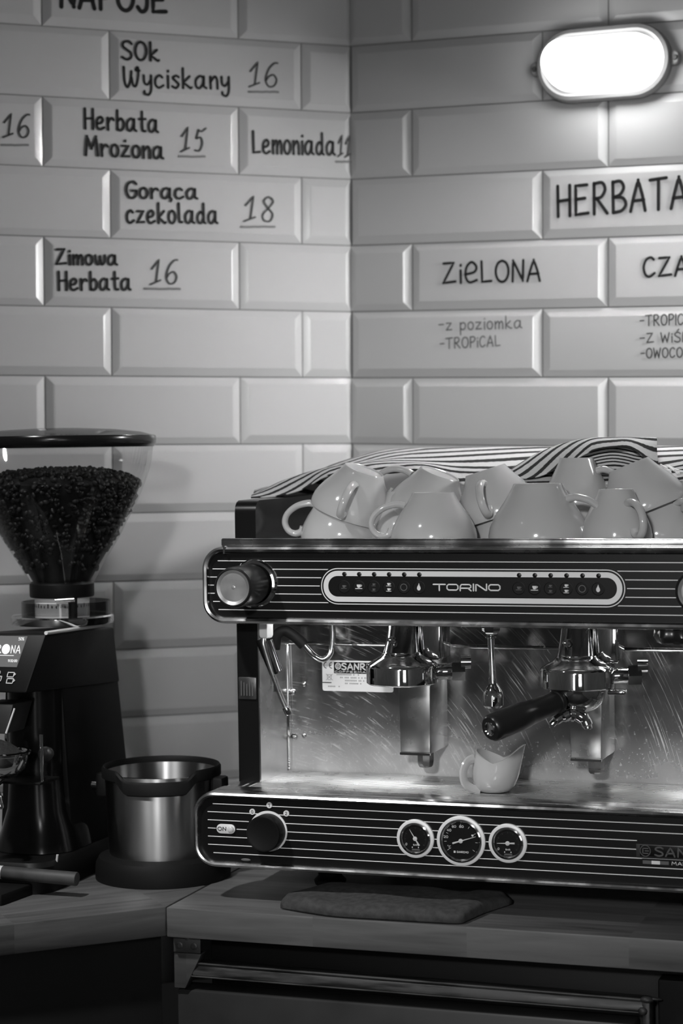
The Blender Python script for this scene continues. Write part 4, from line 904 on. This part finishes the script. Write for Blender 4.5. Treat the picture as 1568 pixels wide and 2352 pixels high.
row5 = [(x-.07, .462, interp(bkz, x-.07)+.004) for x, z in xh]
row6 = [(x-.07, .474, interp(bkz, x-.07)-.02) for x, z in xh]
def suA(a, c, p):
    g = -p.x*26 if p.x < .16 else -.16*26-(p.x-.16)*6
    return g + c*8.0
sheet('towel_sheet', [row0, row1, row2, row3, row4, row5, row6], suA, M['stripe'], tw, tb)
hi = [(.3345, .5087), (.3693, .5278), (.4090, .5419), (.4448, .5478), (.4743, .5479), (.4978, .5476), (.5240, .5466), (.5316, .5459)]
lw = [(.3432, .4951), (.3773, .4971), (.4166, .5130), (.4521, .5310), (.4813, .5352), (.5044, .5337), (.5301, .5140), (.5404, .5093)]
b0 = [(x, .222, z) for x, z in lw]; b2 = [(x, .26, z) for x, z in hi]; b1 = [((a[0]+c[0])/2, .236, (a[2]+c[2])/2+.003) for a, c in zip(b0, b2)]
b3 = [(x-.012, .31, z-.004) for x, z in hi]; b4 = [(x-.03, .37, z-.020) for x, z in hi]
def suB(a, c, p): return c*5.0 - min(p.x, .45)*36 - max(0, p.x-.45)*4
sheet('towel_fold', [b0, b1, b2, b3, b4], suB, M['stripe'], tw, tb)
pk = []
for k in range(5):
    z = .5325-.030*k/4
    pk.append([(.420+.104*i/6, .247+.012*sin(pi*i/6), z-.004*cos(2*pi*i/6)*(1 if k < 4 else .5)) for i in range(7)])
sheet('towel_pocket', pk, lambda a, c, p: c*7.0, M['stripe_fine'], tw, tb)
bd = B()
for k in range(14):
    x = .528+.0028*k; z = .5085-.0004*k+random.uniform(-.002, .002)
    bd.tube(smooth([(x-.004, .235, z+.004), (x+.002, .228, z+.001), (x+.008+random.uniform(-.003, .003), .222, z-.001+random.uniform(-.003, .002))], 3), .0013, 6)
o = bd.build('towel_fringe', M['label'], tw, base=tb)

# ------------------------------------------------------------------ coffee grinder
GB = (-.297, .15, WT)
gd = thing('coffee_grinder', GB, 'black coffee grinder with a conical hopper of beans at the left edge', 'coffee grinder')
def gp(bd, name, m, par=None, ang=35): return bd.build(name, M[m], par or gd, base=GB, ang=ang)
gx, gv = -.297, .158
# head: slanted console
hd = gp(B().hexa([(gx-.057, -.028, .2215), (gx+.0385, -.028, .2215), (gx+.0445, .25, .205), (gx-.052, .25, .205), (gx-.057, -.002, .2975), (gx+.0565, -.002, .2985), (gx+.0362, .25, .2850), (gx-.040, .25, .2850)], .0035), 'head', 'matte')
gp(B().hexa([(gx-.062, .075, -.02), (gx+.0520, .075, -.02), (gx+.0645, .25, -.02), (gx-.062, .25, -.02), (gx-.046, .075, .270), (gx+.0360, .075, .270), (gx+.0355, .249, .283), (gx-.042, .249, .283)], .004), 'rear_housing', 'matte')
# rounded column, flaring at the foot
bd = B(); rs = []
for w, hx, v0, rad in ((-.005, .060, .026, .05), (.005, .058, .028, .05), (.02, .054, .034, .048), (.05, .0440, .040, .040), (.10, .0405, .042, .038), (.225, .0405, .042, .038)):
    rs.append([(x, y_, w) for x, y_ in rr(gx-.002, (v0+.16)/2, hx*2, .16-v0, rad, n=10)])
gp(bd.rings(rs), 'column', 'black')
bd = B(); rs = []
for w, g_ in ((WT, 0), (-.012, 0), (-.006, .004)): rs.append([(x, y_, w) for x, y_ in rr(gx-.006, .145, .136-2*g_, .35-2*g_, .03, n=6)])
gp(bd.rings(rs), 'base', 'matte')
bd = B(); bd.tube([(gx+.0565, -.003, .2995), (gx+.0435, .19, .2925)], .0026, 10); gp(bd, 'edge_trim', 'silver')
# console: lit screen and two touch keys, on the slanted face
sn = Vector((0, -.028+.002, .2215-.2975)); 
def con(x, t, e=0): # t 0 top .. 1 bottom of the slanted front
    return Vector((x, -.002-.026*t, .2975-.076*t)) + Vector((0, -.946, .324))*(.0012+e)
def cony(x, z, e): return con(x, (.2975-z)/.076, e)
bd = B(); c4 = [(gx-.037, .2945), (gx+.0295, .2945), (gx+.0195, .2545), (gx-.027, .2545)]
bd.rings([[cony(x, z, -.002) for x, z in c4], [cony(x, z, .0004) for x, z in c4]]); scn = gp(bd, 'screen', 'screen', hd)
bd = B(); sf_ = lambda e: (lambda x, y_: cony(x, y_, e))
def ctext(keys, x0, z0, width, h, half):
    st_, w_ = glyphs(keys); k = width/w_
    for q in st_: ribbon(bd, [(x0+x*k, z0+y_*h) for x, y_ in q], half, sf_(.0008))
ctext('VER', gx-.032, .2722, .0255, .0098, .0006); ctext('NA', gx+.0085, .2722, .0135, .0098, .0006)
ctext('50%', gx+.0175, .2890, .008, .0036, .0003); ctext('C', gx-.0155, .2890, .0022, .0036, .0003); ctext('11:32:00', gx+.0060, .2608, .0135, .0030, .0003)
ribbon(bd, [(gx-.008, .2690), (gx+.0135, .2690)], .0004, sf_(.0008), 4)
bd.f([bd.v(cony(gx+.0005+.0062*cos(2*pi*k/24), .2772+.0066*sin(2*pi*k/24), .0007)) for k in range(24)]); gp(bd, 'screen_text', 'screen_text', scn)
for cx, kind in ((gx-.006, 0), (gx+.0128, 1)):
    bd = B()
    def ln(q, hh=.00055): ribbon(bd, q, hh, sf_(.0006))
    if kind:
        for dz in (.2445, .2365): ln([(cx-.0042, dz+.0028), (cx+.0052, dz+.0028), (cx+.0040, dz-.0030), (cx-.0050, dz-.0030), (cx-.0042, dz+.0028)]); ln([(cx+.0050, dz+.0022), (cx+.0072, dz+.0008), (cx+.0045, dz-.0012)])
    else:
        ln([(cx+.0028*cos(2*pi*k/12), .2470+.0026*sin(2*pi*k/12)) for k in range(13)]); ln([(cx-.006, .2420), (cx-.0052, .2370), (cx-.002, .2340), (cx+.002, .2340), (cx+.0052, .2370), (cx+.006, .2420), (cx-.006, .2420)]); ln([(cx-.0035, .2402), (cx+.0035, .2402)])
    gp(bd, 'touch_key', 'pin', hd)
# dosing chute, fork pins, side knob
gp(B().hexa([(gx-.03, -.02, .165), (gx+.0025, -.02, .165), (gx+.0045, .03, .165), (gx-.03, .03, .165), (gx-.03, -.012, .205), (gx+.0105, -.012, .205), (gx+.018, .03, .205), (gx-.03, .03, .205)], .002), 'dosing_chute', 'fridge')
gp(B().tube([(gx+.0135, -.014, .199), (gx+.0035, -.021, .166)], .0013, 8), 'chute_edge', 'silver')
fk = gp(B().box(gx-.045, gx+.048, -.012, .045, .0965, .1000, .001), 'fork', 'matte')
for x, w0 in ((gx+.0450, .100), (gx-.0072, .132)): gp(B().cyl((x, .0, w0), (x, .0, .163), .0024, .0024, 14), 'fork_pin', 'chrome', fk)
bd = B(); bd.lathe([(.004, 0), (.004, .008), (.0105, .009), (.0110, .012), (.0105, .015), (.006, .017)], (gx+.0305, .047, .1313), (.25, -1, 0), 20); gp(bd, 'side_knob', 'knob_black')
# adjustment ring and collar
cg = gp(B().lathe([(.0715, .2985), (.0725, .3005), (.0725, .3085), (.0705, .3105), (.040, .3120)], (gx, gv, 0), n=64), 'adjustment_ring', 'chrome')
gp(B().lathe([(.0382, .3105), (.0385, .338)], (gx, gv, 0), n=40), 'dial_collar', 'label')
bd = B()
for k in range(22):
    a = -2.6+k*.16; h_ = .0035 if k % 3 else .006
    p = Vector((gx+.0388*cos(a), gv+.0388*sin(a), .322)); t_ = Vector((-sin(a), cos(a), 0))*.0008
    bd.f([bd.v(p-t_), bd.v(p+t_), bd.v(p+t_+Vector((0, 0, h_))), bd.v(p-t_+Vector((0, 0, h_)))])
gp(bd, 'dial_marks', 'panel')
gp(B().box(gx+.024, gx+.034, gv-.030, gv-.02, .312, .338, .001), 'collar_stop', 'matte')
gp(B().cyl((gx+.010, gv-.040, .333), (gx+.036, gv-.034, .3345), .0035, .0035, 12), 'lock_lever', 'steel')
gp(B().lathe([(.060, .3095), (.0625, .3110), (.0625, .330), (.0605, .330), (.0600, .3120)], (gx+.006, gv, 0), n=48, cap0=False, cap1=False), 'ring_guard', 'lidglass')
gp(B().lathe([(.0445, .336), (.0455, .338), (.0455, .3545), (.0435, .3570), (.040, .358)], (gx, gv, 0), n=48), 'hopper_collar', 'matte')
HP = [(.0452, .3560), (.0565, .377), (.0722, .4025), (.0838, .4215), (.0925, .4395), (.1030, .458), (.1118, .4765), (.1195, .495), (.1260, .513), (.1298, .530), (.1318, .5465), (.1325, .5520)]
hg = gp(B().lathe(HP, (gx, gv, 0), n=72, cap0=False, cap1=False), 'hopper', 'glass')
gp(B().lathe([(.1330, .5465), (.1345, .5490), (.1362, .5515), (.1365, .5600), (.1352, .5625), (.131, .5630), (.131, .5475)], (gx, gv, 0), n=72, cap0=False, cap1=False), 'hopper_lid', 'black')
gp(B().lathe([(.1312, .5630), (.115, .5675), (.08, .5715), (.03, .5738), (.001, .574)], (gx, gv, 0), n=64, cap0=False), 'lid_top', 'lidglass')
# the beans, heaped inside
bd = B(); cb = (gx, gv, .357)
core = [(.040, .358)]+[(r-.0055, z) for r, z in HP[1:8]]
tops = [(.1118, .4930), (.098, .5030), (.075, .5090), (.045, .5120), (.02, .5128), (.001, .5128)]
bd.lathe([(r, z) for r, z in core]+tops, (gx, gv, 0), n=40)
def bean(p, s=1.0):
    rot = Matrix.Rotation(random.uniform(0, 6.28), 3, 'Z') @ Matrix.Rotation(random.uniform(0, 3.14), 3, 'X') @ Matrix.Rotation(random.uniform(0, 3.14), 3, 'Y')
    bd.sph(p, .0055*s, 8, (1.05, .78, .6), rot)
for k in range(420):   # surface heap
    r = .112*sqrt(random.random()); a = random.uniform(0, 6.283); z = interp([(0, .5135), (.045, .5128), (.075, .5095), (.098, .5035), (.113, .4945)], r)
    bd_p = (gx+r*cos(a), gv+r*sin(a), z+random.uniform(-.002, .003)); bean(bd_p)
for k in range(620):   # against the glass
    t = random.random(); z = .365+(.497-.365)*sqrt(t); r = interp([(q[1], q[0]) for q in HP], z)-.0058; a = random.uniform(-3.3, .3)
    bean((gx+r*cos(a), gv+r*sin(a), z))
cbn = bpy.data.objects.new
ob = bd.build('coffee_beans', M['beans'], None, base=cb, world=FR @ Matrix.Translation(cb))
tag(ob, 'heap of dark roasted coffee beans inside the grinder hopper', 'coffee beans', kind='stuff')

# portafilter resting on the grinder fork
qb = (gx-.003, -.03, .101)
q_ = thing('portafilter', qb, 'chrome portafilter full of grounds resting on the grinder fork at the left edge', 'portafilter')
cx, cv = gx-.003, -.028
B().lathe([(.004, .1065), (.016, .1075), (.027, .1115), (.0345, .120), (.0378, .131), (.0385, .138), (.0415, .1395), (.0420, .1425), (.0395, .1440), (.0368, .1435), (.0355, .1400)], (cx, cv, 0), n=48).build('basket_bowl', M['chrome'], q_, base=qb)
bd = B(); bd.lathe([(.0352, .1415), (.030, .1470), (.020, .1540), (.010, .1575), (.001, .1585)], (cx-.008, cv, 0), n=32, cap0=False); bd.build('ground_coffee', M['grounds'], q_, base=qb)
bd = B(); bd.tube(smooth([(cx-.040, -.07, .066), (cx-.034, -.072, .080), (cx-.020, -.066, .092), (cx-.003, -.058, .0985), (cx+.008, -.058, .094), (cx+.016, -.060, .083), (cx+.0185, -.062, .072)], 4), [.004]*4+[.005]*4+[.0065]*4+[.008]*4+[.006]*4+[.005]*4+[.0038], 12)
bd.tube([(cx-.001, -.03, .108), (cx-.003, -.054, .100)], .0095, 14); bd.build('spout', M['chrome'], q_, base=qb)
bd = B(); bd.tube([(cx-.014, cv-.034, .131), (cx-.030, cv-.075, .126)], [.009, .0085], 14); bd.build('handle_neck', M['chrome'], q_, base=qb)
bd = B(); bd.tube([(cx-.028, cv-.070, .1265), (cx-.033, cv-.085, .1245), (cx-.068, cv-.18, .113)], [.0135, .015, .017], 18); bd.build('handle', M['knob_black'], q_, base=qb)

# ------------------------------------------------------------------ knock box
KX, KV = -.1366, .1316; kb = (KX, KV, WT)
kx = thing('knock_box', kb, 'steel knock box with black rim and base between grinder and machine', 'knock box')
bs = B(); bs.lathe([(.0930, WT), (.0935, WT+.006), (.0925, WT+.022), (.088, WT+.030), (.079, WT+.033), (.070, WT+.034)], (KX, KV, 0), n=64); bs.build('base', M['rubber'], kx, base=kb)
bd = B(); bd.lathe([(.0715, WT+.030), (.0735, -.01), (.0765, .055), (.0785, .099), (.0768, .099), (.0745, .05), (.0715, WT+.034), (.004, WT+.034)], (KX, KV, 0), n=72, cap0=False)
bd.build('bin', M['bin'], kx, base=kb)
# rim: black ring, dipping into a wide notch at the front
bd = B(); rs = []; n_ = 96
for k in range(n_):
    a = 2*pi*k/n_; d = abs(((a-(-pi/2+.30)+pi) % (2*pi))-pi)       # angle from the front
    t = max(0, min(1, (d-.50)/.28)); t = t*t*(3-2*t)
    dip = (1-t)*.013; hgt = .0105+.003*(1-t); ri, ro = .0775-.004*(1-t), .0822
    zt = .1075-dip
    ca, sa = cos(a), sin(a)
    rs.append([(KX+r*ca, KV+r*sa, z) for r, z in ((ri, zt-hgt), (ri, zt-.003), (ri+.002, zt), (ro-.002, zt), (ro, zt-.003), (ro, zt-hgt-.004), (ro-.003, zt-hgt-.006))])
rs.append(rs[0]); bd.rings(rs, True, False, False); bd.build('rim', M['rubber'], kx, base=kb)
bar = B().cyl((KX-.104, KV, .0755), (KX+.107, KV, .0755), .0075, .0075, 20).build('knock_bar', M['chrome'], kx, base=kb)
for sx in (-1, 1): B().box(KX+sx*.0865-.009, KX+sx*.0865+.009, KV-.013, KV+.013, .060, .094, .004).build('bar_mount', M['rubber'], kx, base=kb)
B().cyl((KX-.058, KV, .0755), (KX+.058, KV, .0755), .0115, .0115, 20).build('bar_sleeve', M['rubber'], kx, base=kb)
pk_b = (KX, KV, .04)
bd = B()
for k in range(7): 
    a = k*.9; r = .012+.005*k
    bd.lathe([(.026, 0), (.027, .006), (.022, .011), (.004, .012)], (KX+r*cos(a), KV+r*sin(a)*.9, .040+.003*(k % 3)), (random.uniform(-.4, .4), random.uniform(-.4, .4), 1), 18)
bd.lathe([(.070, .01), (.071, .038), (.05, .042), (.001, .043)], (KX, KV, 0), n=32)
ob = bd.build('spent_grounds', M['grounds'], None, base=pk_b, world=FR @ Matrix.Translation(pk_b)); tag(ob, 'spent coffee pucks heaped inside the steel knock box', 'coffee grounds', kind='stuff')

# ------------------------------------------------------------------ things at the front
mb_ = (-.36, -.06, WT)
mt = thing('tamping_mat', mb_, 'black rubber tamping mat at the left end of the worktop', 'mat')
prism(B(), [(-.262, -.10), (-.252, .004), (-.47, .004), (-.47, -.12)], WT, WT+.015, .002).build('pad', M['rubber'], mt, base=mb_)
B().tube([(-.47, -.002, WT+.0155), (-.262, -.002, WT+.0155)], .0012, 8).build('raised_edge', M['black'], mt, base=mb_)
bh = (-.26, -.02, WT+.015)
br = thing('cleaning_brush', bh, 'round-handled cleaning brush lying on the tamping mat', 'brush')
zb = WT+.015+.0095
B().cyl((-.298, -.032, zb+.004), (-.188, -.0292, zb+.0005), .0088, .0092, 24, .0015).build('handle', noise_mat('brush_handle', .045, .07, 40, .5, .6), br, base=bh)
B().cyl((-.34, -.033, zb+.0055), (-.296, -.032, zb+.004), .0085, .0088, 24).build('ferrule', M['silver'], br, base=bh)
B().tube([(-.41, -.034, zb+.007), (-.34, -.033, zb+.0055)], [.014, .008], 16).build('bristles', M['rubber'], br, base=bh)
sk = (-.24, .01, WT)
st2 = thing('stirring_stick', sk, 'thin pale stick standing behind the cleaning brush', 'stick')
B().tube([(-.2435, .010, WT), (-.2364, .010, .0002)], .0016, 8).build('stick', M['silver'], st2, base=sk)
# folded cloth on the worktop edge below the machine
cb_ = (.22, .03, WT)
cl = thing('folded_cloth', cb_, 'dark folded cleaning cloth lying on the worktop below the machine', 'cloth')
front = [(.095, -.020), (.135, -.036), (.1779, -.047), (.24, -.0470), (.30, -.0460), (.335, -.042), (.342, -.025), (.352, .02), (.372, .080)]
back = [(.090, .045), (.110, .075), (.1269, .0948), (.165, .105), (.202, .1096), (.255, .100), (.303, .0887), (.320, .105), (.345, .115)]
rows = []
for t, z in ((0, .001), (.0, .010), (.10, .0145), (.3, .015), (.55, .017), (.8, .014), (1, .008), (1.0, .001)):
    rows.append([(a[0]+(c[0]-a[0])*t, a[1]+(c[1]-a[1])*t, WT+.001+z*(1 if 0 < i < 8 else .55)+(.0018*sin(i*2.1+t*4) if z > .005 else 0)) for i, (a, c) in enumerate(zip(front, back))])
sheet('cloth_fold', rows, lambda a, c, p: 0, M['cloth'], cl, cb_, .003)
bpy.context.view_layer.update()
